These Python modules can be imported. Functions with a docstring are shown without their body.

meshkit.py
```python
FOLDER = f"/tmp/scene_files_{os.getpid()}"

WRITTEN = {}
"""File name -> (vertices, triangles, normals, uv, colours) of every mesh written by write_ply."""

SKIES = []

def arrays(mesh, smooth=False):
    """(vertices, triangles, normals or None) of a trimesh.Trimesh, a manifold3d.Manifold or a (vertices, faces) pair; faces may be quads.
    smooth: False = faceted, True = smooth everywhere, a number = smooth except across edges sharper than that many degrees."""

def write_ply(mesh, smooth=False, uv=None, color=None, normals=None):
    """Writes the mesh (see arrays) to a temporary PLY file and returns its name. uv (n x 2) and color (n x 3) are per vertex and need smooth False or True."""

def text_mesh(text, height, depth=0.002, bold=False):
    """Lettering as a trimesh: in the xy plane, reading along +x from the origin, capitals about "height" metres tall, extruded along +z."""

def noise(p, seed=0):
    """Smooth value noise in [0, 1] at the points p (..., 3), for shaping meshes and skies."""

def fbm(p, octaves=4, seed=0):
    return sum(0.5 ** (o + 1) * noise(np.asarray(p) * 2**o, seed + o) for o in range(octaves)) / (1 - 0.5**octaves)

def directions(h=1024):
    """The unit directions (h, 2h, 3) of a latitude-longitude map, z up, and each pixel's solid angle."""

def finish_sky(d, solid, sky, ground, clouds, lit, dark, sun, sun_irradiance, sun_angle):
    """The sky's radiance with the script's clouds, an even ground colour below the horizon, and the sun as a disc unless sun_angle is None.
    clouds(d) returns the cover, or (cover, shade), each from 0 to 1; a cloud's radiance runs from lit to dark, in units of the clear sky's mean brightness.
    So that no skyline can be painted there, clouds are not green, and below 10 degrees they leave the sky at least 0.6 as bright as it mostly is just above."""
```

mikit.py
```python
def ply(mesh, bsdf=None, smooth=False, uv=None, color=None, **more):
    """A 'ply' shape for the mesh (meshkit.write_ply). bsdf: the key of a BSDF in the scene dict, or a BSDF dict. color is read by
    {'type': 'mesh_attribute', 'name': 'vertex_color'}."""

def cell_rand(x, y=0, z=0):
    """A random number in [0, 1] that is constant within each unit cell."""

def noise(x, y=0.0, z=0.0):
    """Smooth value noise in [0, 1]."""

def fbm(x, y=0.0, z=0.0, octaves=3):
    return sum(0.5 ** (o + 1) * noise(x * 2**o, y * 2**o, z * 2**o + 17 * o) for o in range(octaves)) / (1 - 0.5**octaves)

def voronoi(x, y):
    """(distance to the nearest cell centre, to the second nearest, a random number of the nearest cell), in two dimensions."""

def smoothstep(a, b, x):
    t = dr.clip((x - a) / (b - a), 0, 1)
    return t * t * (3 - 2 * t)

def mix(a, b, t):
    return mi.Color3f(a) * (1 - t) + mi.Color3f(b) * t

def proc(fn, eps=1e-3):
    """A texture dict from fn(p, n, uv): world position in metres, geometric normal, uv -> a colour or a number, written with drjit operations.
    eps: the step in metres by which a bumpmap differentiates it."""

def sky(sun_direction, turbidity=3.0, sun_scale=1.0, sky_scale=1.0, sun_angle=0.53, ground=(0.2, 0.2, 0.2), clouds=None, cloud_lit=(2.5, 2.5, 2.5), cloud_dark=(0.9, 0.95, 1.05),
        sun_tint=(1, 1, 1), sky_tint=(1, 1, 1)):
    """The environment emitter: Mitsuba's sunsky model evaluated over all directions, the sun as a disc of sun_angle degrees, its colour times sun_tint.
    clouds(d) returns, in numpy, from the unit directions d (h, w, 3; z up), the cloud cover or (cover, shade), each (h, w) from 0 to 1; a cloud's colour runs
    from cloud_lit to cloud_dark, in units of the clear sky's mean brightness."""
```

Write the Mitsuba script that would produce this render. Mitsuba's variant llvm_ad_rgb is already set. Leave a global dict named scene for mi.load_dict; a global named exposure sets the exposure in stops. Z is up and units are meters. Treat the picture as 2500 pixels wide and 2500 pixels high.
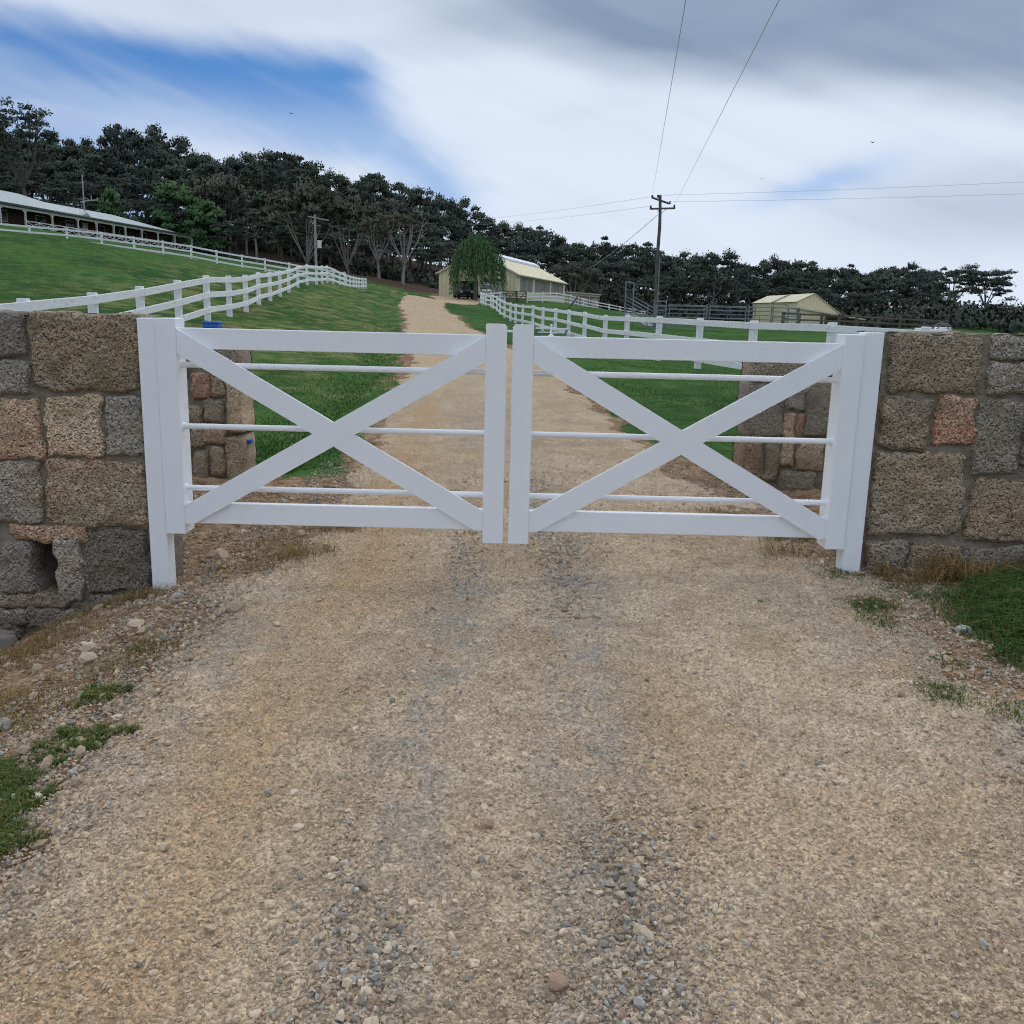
import math
import numpy as np
import drjit as dr
import mitsuba as mi
import trimesh
import mikit, meshkit
from mikit import noise, fbm, voronoi, smoothstep, mix, proc
from scipy.interpolate import RBFInterpolator, RegularGridInterpolator

T4 = mi.ScalarTransform4f
scene, labels = {}, {}

# ------------------------------------------------------------------ camera, sky, exposure
EYE = np.array([0.0, 0.0, 1.45])
scene['camera'] = {'type': 'perspective', 'fov': 2 * math.degrees(math.atan(0.5 / 0.91)), 'fov_axis': 'x', 'near_clip': 0.05, 'far_clip': 3000.0,
                   'to_world': T4().look_at(origin=EYE.tolist(), target=(EYE + [0, 0.97742, -0.21132]).tolist(), up=[-0.02391, 0.21126, 0.97714])}
exposure = 2.2


def sstep(a, b, x):
    t = np.clip((x - a) / (b - a), 0, 1)
    return t * t * (3 - 2 * t)


def clouds(d):
    az = np.degrees(np.arctan2(d[..., 0], d[..., 1]))
    el = np.degrees(np.arcsin(np.clip(d[..., 2], -1, 1)))
    q = np.stack([az / 9.0, el / 4.0, az * 0], -1)
    w1 = meshkit.fbm(q, 4, 3) - 0.5
    w2 = meshkit.fbm(q * [0.7, 1.0, 1] + 31, 4, 9) - 0.5
    fine = meshkit.fbm(np.stack([(az + 2.2 * el) / 5.0, (el + 0.30 * az) / 1.9, az * 0], -1), 6, 21) - 0.5
    wisp = meshkit.fbm(np.stack([(az - 1.2 * el) / 3.0, (el + 0.55 * az) / 0.55, az * 0 + 3], -1), 5, 27) - 0.5
    a, e = az + 5 * w1 + 1.0 * wisp, el + 2.2 * w2 + 0.55 * wisp
    # the open blue: a wide patch on the left and its tongue that runs down to the tree tops
    top = 13.9 - 0.02 * (a + 20) + 0.5 * fine
    patch = sstep(1.4, -1.0, e - top) * sstep(-5.5, -9.5, a) * sstep(8.5, 10.6, e + 0.10 * (a + 26))
    lowblue = sstep(12.5, 9.0, e) * sstep(-13, -22, a) * 0.9
    u = (a + 12.5) * 0.83 + (e - 11.2) * -0.55 * 2.0
    across = (e - 11.2) + 0.62 * (a + 12.5)
    tongue = np.exp(-((across / 1.7) ** 2)) * sstep(-16, -12, a) * sstep(-1.5, -5.5, a) * 0.95
    far_patch = np.exp(-(((az - 17.2) / 3.6) ** 2)) * np.exp(-(((el - 7.3 - 0.25 * (az - 17.2) + 0.6 * wisp) / (0.55 + 0.05 * (az - 13.0).clip(0))) ** 2)) * 0.75
    blue = np.clip(np.maximum(np.maximum(patch, lowblue), np.maximum(tongue, far_patch)), 0, 1)
    blue = blue * (0.60 + 0.36 * sstep(9.0, 12.6, el + 0.6 * wisp))
    streak = 0.30 * sstep(-0.08, 0.36, fine) * sstep(-4, -22, az) + 0.22 * np.exp(-(((e - 9.4 + 0.28 * (a + 18)) / 0.9) ** 2)) * sstep(-8, -14, a)
    front = (np.cos(np.radians(az)) > 0.5)
    cover = 1 - blue * (0.96 - np.clip(streak, 0, 0.75))
    cover = np.where(el > 17, np.maximum(cover, sstep(15, 24, el)), cover)
    around = sstep(0.36, 0.56, meshkit.fbm(np.stack([d[..., 0] * 2.2, d[..., 1] * 2.2, d[..., 2] * 4], -1), 4, 5))
    wide = sstep(34, 52, np.abs(az)) + 0 * el
    high = sstep(18, 30, el)
    k = np.maximum(wide, high)
    cover = cover * (1 - k) + (0.40 + 0.60 * around) * k
    # grey base of the cloud deck overhead, white cloud under it
    lid = sstep(-1.5, 1.8, el - (14.1 - 0.085 * np.maximum(az, 0) - 0.0022 * np.maximum(az, 0) ** 2) + 2.0 * w2 + 0.5 * fine) * sstep(-9, 4, az + 5 * w1)
    mid = 0.16 * sstep(-0.12, 0.3, w2) + 0.10 * sstep(-0.1, 0.35, fine)
    right = 0.28 * np.exp(-(((el - 5.5 - 2 * w1) / 2.0) ** 2)) * sstep(12, 26, az)
    shade = np.clip(0.58 * lid + 0.8 * mid + right + 0.34, 0, 1) * (1 - k) + k * (0.0 + 0.3 * meshkit.fbm(np.stack([d[..., 0] * 3, d[..., 1] * 3, d[..., 2] * 5], -1), 3, 15))
    return cover, shade


scene['sky'] = mikit.sky((0.25, 0.62, 0.75), turbidity=3, sun_scale=0.10, sun_angle=24, clouds=clouds, sky_scale=1.0, cloud_lit=(5.9, 6.4, 7.2), cloud_dark=(1.45, 1.95, 2.75),
                         sky_tint=(0.115, 0.335, 0.60), ground=(0.14, 0.15, 0.10))

# ------------------------------------------------------------------ helpers
rng = np.random.default_rng(11)
count = {}


def num(base):
    k = count.get(base, 0)
    count[base] = k + 1
    return base if k == 0 else f'{base}_{k:03d}'


def thing(base, label, cat, group=None):
    key = num(base)
    labels[key] = {'label': label, 'category': cat}
    if group:
        labels[key]['group'] = group
    return key


def part(parent, name, mesh, bsdf, smooth=False, uv=None, label=None, stuff=False):
    key = num(parent + '__' + name)
    scene[key] = mikit.ply(mesh, bsdf, smooth=smooth, uv=uv)
    if label or stuff:
        labels[key] = {}
        if label:
            labels[key]['label'] = label
        if stuff:
            labels[key]['kind'] = 'stuff'
    return key


def cat(ms):
    return trimesh.util.concatenate(list(ms))


def box(x0, x1, y0, y1, z0, z1, b=0.0):
    if b <= 0:
        m = trimesh.creation.box(extents=(x1 - x0, y1 - y0, z1 - z0))
        m.apply_translation(((x0 + x1) / 2, (y0 + y1) / 2, (z0 + z1) / 2))
        return m
    c, h = np.array([(x0 + x1) / 2, (y0 + y1) / 2, (z0 + z1) / 2]), np.array([x1 - x0, y1 - y0, z1 - z0]) / 2
    p = []
    for s in np.ndindex(2, 2, 2):
        s = np.array(s) * 2 - 1
        for k in range(3):
            q = h - b
            q[k] = h[k]
            p.append(c + s * q)
    return trimesh.Trimesh(p).convex_hull


def beam(p0, p1, width, height, b=0.006, up=(0, 0, 1)):
    """A board from p0 to p1; its height runs along up as seen square to the board."""
    p0, p1 = np.asarray(p0, float), np.asarray(p1, float)
    d = p1 - p0
    L = np.linalg.norm(d)
    d = d / L
    s = np.cross(d, up)
    s /= np.linalg.norm(s)
    n = np.cross(s, d)
    m = box(0, L, -width / 2, width / 2, -height / 2, height / 2, b)
    M = np.eye(4)
    M[:3, 0], M[:3, 1], M[:3, 2], M[:3, 3] = d, -s, n, p0
    m.apply_transform(M)
    if np.linalg.det(M[:3, :3]) < 0:
        m.invert()
    return m


def tube(pts, rad, sides=6, caps=True):
    pts = np.asarray(pts, float)
    n = len(pts)
    rad = np.broadcast_to(np.asarray(rad, float), (n,))
    t = np.gradient(pts, axis=0)
    t /= np.linalg.norm(t, axis=1, keepdims=True) + 1e-12
    ref = np.array([0.0, 0, 1]) if abs(t[0][2]) < 0.9 else np.array([1.0, 0, 0])
    v = []
    a = np.arange(sides) / sides * 2 * np.pi
    for i in range(n):
        x = np.cross(ref, t[i])
        x /= np.linalg.norm(x) + 1e-12
        y = np.cross(t[i], x)
        ref = np.cross(x, -t[i]) * -1 if False else y * 0 + ref
        v.append(pts[i] + rad[i] * (np.cos(a)[:, None] * x + np.sin(a)[:, None] * y))
    f = []
    for i in range(n - 1):
        for j in range(sides):
            k = (j + 1) % sides
            f += [[i * sides + j, i * sides + k, (i + 1) * sides + k], [i * sides + j, (i + 1) * sides + k, (i + 1) * sides + j]]
    v = np.vstack(v)
    if caps:
        c0, c1 = len(v), len(v) + 1
        v = np.vstack([v, pts[:1], pts[-1:]])
        for j in range(sides):
            k = (j + 1) % sides
            f += [[c0, k, j], [c1, (n - 1) * sides + j, (n - 1) * sides + k]]
    return trimesh.Trimesh(v, np.array(f), process=False)


def prism(poly, y0, y1):
    """A polygon in x and z, pushed through y0 .. y1."""
    from shapely import Polygon
    m = trimesh.creation.extrude_polygon(Polygon(poly), y1 - y0, engine='earcut')
    v = m.vertices.copy()
    m = trimesh.Trimesh(np.stack([v[:, 0], y1 - v[:, 2], v[:, 1]], -1), m.faces, process=False)
    m.fix_normals()
    return m


def rgb(r, g, b):
    return {'type': 'rgb', 'value': [r, g, b]}


def bsdf(key, color, rough=0.6, spec=0.3, bump=None, bscale=1.0, **kw):
    c = color if isinstance(color, dict) else rgb(*color)
    b = {'type': 'principled', 'base_color': c, 'roughness': rough, 'specular': spec, **kw}
    if bump is not None:
        b = {'type': 'bumpmap', 'arbitrary': bump, 'scale': bscale, 'bsdf': b}
    scene[key] = {'type': 'twosided', 'bsdf': b}


# ------------------------------------------------------------------ the lie of the land
CTRL = [(-1.6,-6.0,-0.03),(-1.6,-3.0,-0.03),(-1.6,0.0,-0.03),(-1.6,1.5,-0.07),(-1.6,3.0,-0.07),(-1.6,4.2,-0.07),(-1.6,5.2,-0.07),(-1.6,6.5,-0.07),(-1.6,8.0,-0.03),(-0.8,-6.0,-0.01),(-0.8,-3.0,-0.01),(-0.8,0.0,-0.01),(-0.8,1.5,-0.04),(-0.8,3.0,-0.04),(-0.8,4.2,-0.04),(-0.8,5.2,-0.04),(-0.8,6.5,-0.04),(-0.8,8.0,-0.01),(0.0,-6.0,0.0),(0.0,-3.0,0.0),(0.0,0.0,0.0),(0.0,1.5,0.0),(0.0,3.0,0.0),(0.0,4.2,0.0),(0.0,5.2,0.0),(0.0,6.5,0.0),(0.0,8.0,0.0),(0.8,-6.0,0.01),(0.8,-3.0,0.01),(0.8,0.0,0.01),(0.8,1.5,0.04),(0.8,3.0,0.04),(0.8,4.2,0.04),(0.8,5.2,0.04),(0.8,6.5,0.04),(0.8,8.0,0.01),(1.6,-6.0,0.03),(1.6,-3.0,0.03),(1.6,0.0,0.03),(1.6,1.5,0.07),(1.6,3.0,0.07),(1.6,4.2,0.07),(1.6,5.2,0.07),(1.6,6.5,0.07),(1.6,8.0,0.03),(2.4,-6.0,0.04),(2.4,-3.0,0.04),(2.4,0.0,0.04),(2.4,1.5,0.11),(2.4,3.0,0.11),(2.4,4.2,0.11),(2.4,5.2,0.11),(2.4,6.5,0.11),(2.4,8.0,0.04),(-2.2,1.0,-0.16),(-2.2,2.5,-0.16),(-2.2,4.0,-0.16),(-3.2,1.0,-0.33),(-3.2,2.5,-0.33),(-3.2,3.8,-0.33),(-2.7,4.3,-0.36),(-2.15,4.7,-0.14),(-2.75,4.9,-0.42),(-2.45,4.9,-0.3),(-3.2,4.7,-0.45),(2.6,2.0,0.11),(3.6,2.0,0.12),(6.0,2.0,0.1),(2.6,3.2,0.11),(3.6,3.2,0.12),(6.0,3.2,0.1),(2.6,4.5,0.11),(3.6,4.5,0.12),(6.0,4.5,0.1),(-6.0,3.0,0.0),(-10.0,-5.0,0.0),(10.0,-5.0,0.0),(12.0,4.0,0.0),(0.0,-14.0,0.0),(-10.0,-20.0,0.0),(10.0,-20.0,0.0),(-2.6,7.8,0.0),(-4.0,7.0,0.0),(-6.0,6.5,0.0),(2.2,7.7,0.0),(3.4,7.7,0.0),(6.0,8.0,0.0),(-1.49,8.96,-0.02),(1.44,9.04,0.04),(-1.84,13.33,0.08),(1.14,13.47,0.14),(-2.21,19.4,0.29),(0.74,19.6,0.35),(-3.11,26.86,0.43),(-0.21,27.14,0.49),(-4.19,35.82,0.59),(-1.4,36.18,0.65),(-5.95,49.75,1.07),(-3.07,50.25,1.13),(-7.96,65.67,1.83),(-5.17,66.33,1.9),(-7.62,74.0,2.31),(-8.48,26.0,0.97),(-8.59,28.5,1.03),(-9.07,31.8,1.17),(-9.71,36.0,1.39),(-10.58,41.0,1.6),(-11.28,45.5,1.83),(-11.94,50.0,2.09),(-12.49,54.5,2.46),(-12.78,58.0,2.66),(-13.04,62.0,2.79),(-13.59,68.0,3.04),(-14.49,77.0,3.03),(-15.54,88.0,3.04),(-16.67,100.0,3.25),(-17.61,112.0,3.52),(-8.27,23.0,0.77),(-8.12,20.3,0.57),(-7.79,17.3,0.4),(-7.56,14.4,0.25),(-7.4,11.5,0.1),(-7.2,9.0,0.05),(-40.43,80.0,5.93),(-38.05,81.5,5.86),(-35.8,83.0,5.7),(-33.63,84.5,5.48),(-31.48,85.5,5.27),(-29.34,86.5,5.05),(-27.22,87.0,4.66),(-25.08,87.5,4.36),(-23.13,88.0,4.09),(-42.41,79.0,6.01),(-36.0,30.0,2.6),(-25.0,22.0,1.2),(-20.0,45.0,4.0),(7.12,16.8,0.11),(6.04,18.2,0.17),(4.94,19.8,0.17),(4.4,22.8,0.18),(3.9,26.0,0.17),(3.43,29.5,0.18),(3.04,32.5,0.19),(2.62,36.5,0.28),(2.24,40.8,0.33),(1.84,45.0,0.42),(1.35,49.0,0.47),(0.9,53.0,0.56),(0.08,57.0,0.64),(-0.35,60.0,0.7),(-0.74,63.0,0.81),(-1.17,67.0,0.98),(-1.6,72.0,1.19),(-2.42,82.0,1.57),(-3.51,94.0,1.85),(-4.45,105.0,2.09),(8.0,12.0,0.05),(3.0,10.0,0.05),(3.0,14.0,0.12),(9.0,20.0,0.12),(12.0,35.0,0.3),(20.0,60.0,0.3),(14.0,70.0,0.3),(35.0,80.0,0.2),(25.0,100.0,0.3),(47.0,130.0,0.3),(60.0,150.0,0.2),(20.0,140.0,0.9),(30.0,200.0,-0.5),(60.0,210.0,-1.0),(100.0,220.0,-1.0),(66.0,150.0,1.9),(73.0,150.0,1.4),(80.0,150.0,-0.2),(88.0,150.0,-1.6),(100.0,150.0,-3.0),(60.0,130.0,0.3),(72.0,130.0,-0.6),(120.0,150.0,-2.0),(15.0,15.0,0.0),(20.0,8.0,0.0),(-9.6,122.0,3.0),(0.6,122.0,3.0),(8.3,153.0,2.2),(-2.0,160.0,3.3),(12.0,125.0,1.8),(18.0,150.0,1.0),(14.7,168.0,1.3),(11.0,160.0,1.8),(-56.0,104.0,9.3),(-51.0,150.0,8.9),(-66.0,128.0,10.0),(-45.0,120.0,8.0),(-40.0,150.0,7.6),(-20.61,140.0,5.65),(-18.44,140.0,5.33),(-13.64,140.0,4.24),(-26.57,135.0,6.22),(-15.0,130.0,4.0),(-120.0,190.0,18.0),(-80.0,190.0,16.0),(-50.0,190.0,13.0),(-20.0,190.0,8.0),(10.0,200.0,4.5),(-120.0,260.0,24.0),(-60.0,260.0,20.0),(0.0,260.0,8.0),(60.0,260.0,0.0),(120.0,260.0,-2.0),(-150.0,120.0,14.0),(-90.0,80.0,9.0),(-60.0,40.0,4.0),(200.0,200.0,-3.0),(-200.0,400.0,30.0),(0.0,500.0,10.0),(200.0,400.0,-4.0),(-80.0,0.0,1.0),(80.0,0.0,0.0),(140.0,100.0,-2.0)]
CTRL = np.array(CTRL)
land = RBFInterpolator(CTRL[:, :2], CTRL[:, 2], smoothing=0.02, kernel='thin_plate_spline')


def T(x, y):
    x, y = np.broadcast_arrays(np.asarray(x, float), np.asarray(y, float))
    return land(np.stack([x.ravel(), y.ravel()], -1)).reshape(x.shape)


def lumps(x, y):
    p = np.stack([x, y, x * 0], -1)
    near = sstep(16, 9, np.hypot(x, y - 4))
    return near * ((meshkit.fbm(p * 5, 3, 2) - 0.5) * 0.05 + (meshkit.fbm(p * 22, 2, 7) - 0.5) * 0.02) + (1 - near) * (meshkit.fbm(p * 1.1, 3, 4) - 0.5) * 0.09


def ditch(x, y):
    xd = np.interp(y, [8, 13, 20, 27, 36, 50, 66], [-2.35, -2.6, -3.0, -3.9, -5.1, -7.0, -9.2])
    return -0.16 * np.exp(-(((x - xd) / 0.42) ** 2)) * sstep(7.5, 9, y) * sstep(64, 50, y)


def ground_z(x, y):
    return T(x, y) + lumps(x, y) + ditch(x, y)


# edges of the driveway: y, x of the left edge, x of the right edge
ROAD = np.array([(-4, -1.6, 1.9), (0.5, -1.55, 1.85), (2.3, -1.5, 1.88), (3.2, -1.58, 1.95), (4.2, -1.66, 2.02), (5.0, -1.62, 1.98), (6.0, -1.55, 1.80), (7.5, -1.5, 1.6), (9, -1.49, 1.46), (13.4, -1.84, 1.16), (19.5, -2.21, 0.76),
                 (27, -3.11, -0.2), (36, -4.19, -1.38), (50, -5.95, -3.05), (66, -7.96, -5.15), (80, -8.6, -5.2), (95, -8.4, -4.4), (108, -9.0, -4.2), (118, -11, -4.0)])


def road_edges(y):
    return np.interp(y, ROAD[:, 0], ROAD[:, 1]), np.interp(y, ROAD[:, 0], ROAD[:, 2])


def graded(a, b, near0, near1, step, grow):
    up, dn = [near1], [near0]
    s = step
    while up[-1] < b:
        s *= grow
        up.append(up[-1] + s)
    s = step
    while dn[-1] > a:
        s *= grow
        dn.append(dn[-1] - s)
    return np.array(dn[:0:-1] + list(np.arange(near0, near1, step)) + up)


def gridmesh(X, Y, Z):
    n, m = X.shape
    i = np.arange(n * m).reshape(n, m)
    f = np.concatenate([np.stack([i[:-1, :-1], i[:-1, 1:], i[1:, 1:]], -1).reshape(-1, 3), np.stack([i[:-1, :-1], i[1:, 1:], i[1:, :-1]], -1).reshape(-1, 3)])
    return trimesh.Trimesh(np.stack([X.ravel(), Y.ravel(), Z.ravel()], -1), f, process=False)


gx, gy = graded(-420, 420, -4.2, 4.2, 0.055, 1.07), graded(-40, 620, 0.8, 9.0, 0.055, 1.028)
GX, GY = np.meshgrid(gx, gy)
GZ = ground_z(GX, GY)


def dinterp(x, xs, ys):
    """Piecewise linear, for shading functions."""
    r = mi.Float(ys[0])
    for a, b, c, d in zip(xs[:-1], xs[1:], ys[:-1], ys[1:]):
        r = dr.select(x > a, c + (d - c) * dr.clip((x - a) / (b - a), 0, 1), r)
    return r


def road_t(p):
    """Signed place across the driveway, -1 and 1 at its edges, and metres outside it."""
    l, r = dinterp(p.y, ROAD[:, 0].tolist(), ROAD[:, 1].tolist()), dinterp(p.y, ROAD[:, 0].tolist(), ROAD[:, 2].tolist())
    return (p.x - 0.5 * (l + r)) / (0.5 * (r - l)), dr.maximum(l - p.x, p.x - r)


def ground_color(p, n, uv):
    a, b, c = fbm(p.x * 0.35, p.y * 0.35, 3, 4), fbm(p.x * 3.0, p.y * 2.2, 9, 4), noise(p.x * 38, p.y * 38, 1)
    wob = fbm(p.x * 1.6, p.y * 1.6, 13, 4) - 0.5
    t, out = road_t(p)
    ss = smoothstep
    dirt = ss(-1.2, -1.5, p.x) * ss(9.2, 7.0, p.y + 1.5 * wob) * ss(-6.5, -4.5, p.x + wob)
    dirt = dr.maximum(dirt, ss(2.35, 2.0, p.x + 0.35 * wob - 1.3 * ss(5.2, 5.6, p.y)) * ss(8.4, 7.8, p.y) * ss(1.2, 1.6, p.x))
    dirt = dr.maximum(dirt, ss(0.42, 0.2, dr.abs(p.y - 4.88) + 0.3 * wob))
    dirt = dr.maximum(dirt, ss(0.35, 0.0, out + 0.8 * wob) * 0.75)
    dirt = dr.maximum(dirt, ss(5, 1, dr.abs(p.y - 128 + 0.12 * p.x)) * ss(-17, -11, p.x) * ss(6, 0, p.x))
    litter = ss(-6, 4, p.y - dinterp(p.x, [-120, -60, -45, -22, -12, 0, 20, 40, 120], [150, 165, 160, 132, 126, 150, 165, 175, 185]) + 6 * wob)
    dryness = ss(9, 2, dr.abs(p.x + 0.13 * p.y + 4.5)) * ss(10, 22, p.y) * ss(100, 70, p.y) * 0.8 + 0.5 * ss(115, 122, p.y) * ss(140, 130, p.y) * ss(-24, -18, p.x) * ss(-4, -9, p.x)
    green = mix((0.026, 0.070, 0.017), (0.052, 0.118, 0.028), ss(0.3, 0.7, 0.55 * a + 0.45 * b))
    straw = mix((0.13, 0.14, 0.05), (0.21, 0.19, 0.085), b)
    dryness = dryness * ss(0.42, 0.66, 0.5 * fbm(p.x * 0.9, p.y * 0.9, 5, 3) + 0.5 * b) * 0.9 + 0.09 * ss(0.55, 0.75, b)
    g = mix(green, straw, dr.clip(dryness, 0, 1)) * (0.75 + 0.5 * c)
    d = mix((0.13, 0.078, 0.044), (0.31, 0.215, 0.135), ss(0.25, 0.75, 0.25 * b + 0.35 * noise(p.x * 14, p.y * 14, 2) + 0.4 * noise(p.x * 55, p.y * 55, 4))) * (0.55 + 0.5 * c + 0.4 * noise(p.x * 130, p.y * 130, 5))
    leafy = mix((0.035, 0.026, 0.020), (0.085, 0.060, 0.042), b)
    m = ss(0.35, 0.65, dirt + 0.5 * (b - 0.5) + 0.25 * (c - 0.5))
    return mix(mix(g, d, m), leafy, litter)


bsdf('m_ground', proc(ground_color), 0.95, 0.1, proc(lambda p, n, uv: 0.5 * noise(p.x * 45, p.y * 45, 1) + 0.3 * noise(p.x * 110, p.y * 110, 3)), 0.012)
scene['ground'] = mikit.ply(gridmesh(GX, GY, GZ), 'm_ground', smooth=True)
labels['ground'] = {'label': 'green paddocks rising to the homestead with bare dirt at the gateway', 'kind': 'structure'}
_g = RegularGridInterpolator((gy, gx), GZ, bounds_error=False, fill_value=0.0)


def G(x, y):
    x, y = np.broadcast_arrays(np.asarray(x, float), np.asarray(y, float))
    return _g(np.stack([y.ravel(), x.ravel()], -1)).reshape(x.shape)


# the driveway: a gravel sheet with crowned middle, rough to about a centimetre near the gate
ry = [0.7]
while ry[-1] < 118:
    ry.append(ry[-1] + max(0.0105, 0.0039 * (ry[-1] - 0.2) ** 1.15))
ry = np.array(ry)
rt = np.linspace(-1, 1, 350)
RT, RY = np.meshgrid(rt, ry)
rl, rr = road_edges(RY)
ew = (meshkit.fbm(np.stack([RY * 1.3, np.sign(RT) * 7, RY * 0], -1), 4, 17) - 0.5) * np.clip(0.5 + 0.012 * RY, 0, 1.0)
RX = (rl + rr) / 2 + RT * ((rr - rl) / 2 + 0.12) + np.sign(RT) * ew * np.abs(RT) ** 4


def gravel_rough(x, y):
    p = np.stack([x, y, x * 0], -1)
    return (meshkit.fbm(p * 3.2, 3, 31) - 0.5) * 0.035 + (meshkit.fbm(p * 26, 2, 32) - 0.5) * 0.018 + (meshkit.noise(p * 60, 33) - 0.5) * 0.016


def drive_z(x, y, t):
    r = np.interp(y, [9, 25], [1, 0.25])
    return T(x, y) + 0.028 - 0.075 * np.abs(t) ** 8 + r * gravel_rough(x, y) + 0.02 * sstep(25, 60, y)


RZ = drive_z(RX, RY, RT)


def gravel_color(p, n, uv):
    a, b = fbm(p.x * 2.3, p.y * 2.3, 4, 3), fbm(p.x * 11, p.y * 11, 6, 3)
    f1, f2, w = voronoi(p.x * 150, p.y * 150)
    g1, g2, w2 = voronoi(p.x * 80 + 5, p.y * 80)
    ss = smoothstep
    t, out = road_t(p)
    lane = p.x - dinterp(p.y, [0, 5, 20, 60], [0.0, 0.05, -0.7, -4.5])
    gn = fbm(p.x * 1.5, p.y * 0.55, 41, 4)
    k1, k2, k3 = (lane - 0.24 - 0.3 * (gn - 0.5)) / 0.17, (lane + 0.33 - 0.3 * (gn - 0.5)) / 0.15, (lane + 0.88 + 0.25 * (gn - 0.5)) / 0.2
    speck = ss(0.40, 0.62, fbm(p.x * 9 + 3, p.y * 6, 2, 3))
    grey = dr.clip(dr.exp(-k1 * k1) * ss(0.34, 0.54, gn) * (0.35 + 0.75 * speck) + dr.exp(-k2 * k2) * ss(0.38, 0.56, gn) * (0.2 + 0.75 * speck) + 0.6 * speck * ss(0.55, 0.95, dr.abs(t) + 0.5 * (gn - 0.5)) * ss(7, 4, p.y), 0, 1)
    orange = dr.clip(dr.exp(-k3 * k3) * ss(0.35, 0.65, fbm(p.x * 1.1, p.y * 0.8, 3, 3)) * 0.9 + 0.4 * ss(0.56, 0.75, fbm(p.x * 1.7, p.y * 1.7, 8, 3)), 0, 1)
    c = mix((0.455, 0.345, 0.225), (0.62, 0.487, 0.335), ss(0.3, 0.7, 0.5 * a + 0.5 * b))
    c = mix(c, mi.Color3f(0.37, 0.33, 0.28), grey * 0.8)
    c = mix(c, mi.Color3f(0.54, 0.36, 0.20), orange * 0.75)
    grazing_light = ss(9, 22, p.y + 9 * (gn - 0.5))  # far stretch painted paler and yellower, standing in for brightness at a low viewing angle
    c = mix(c, mi.Color3f(0.62, 0.48, 0.305), grazing_light * 0.75)
    grain = (0.66 + 0.58 * w) * (0.80 + 0.38 * w2)
    return c * grain


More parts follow.
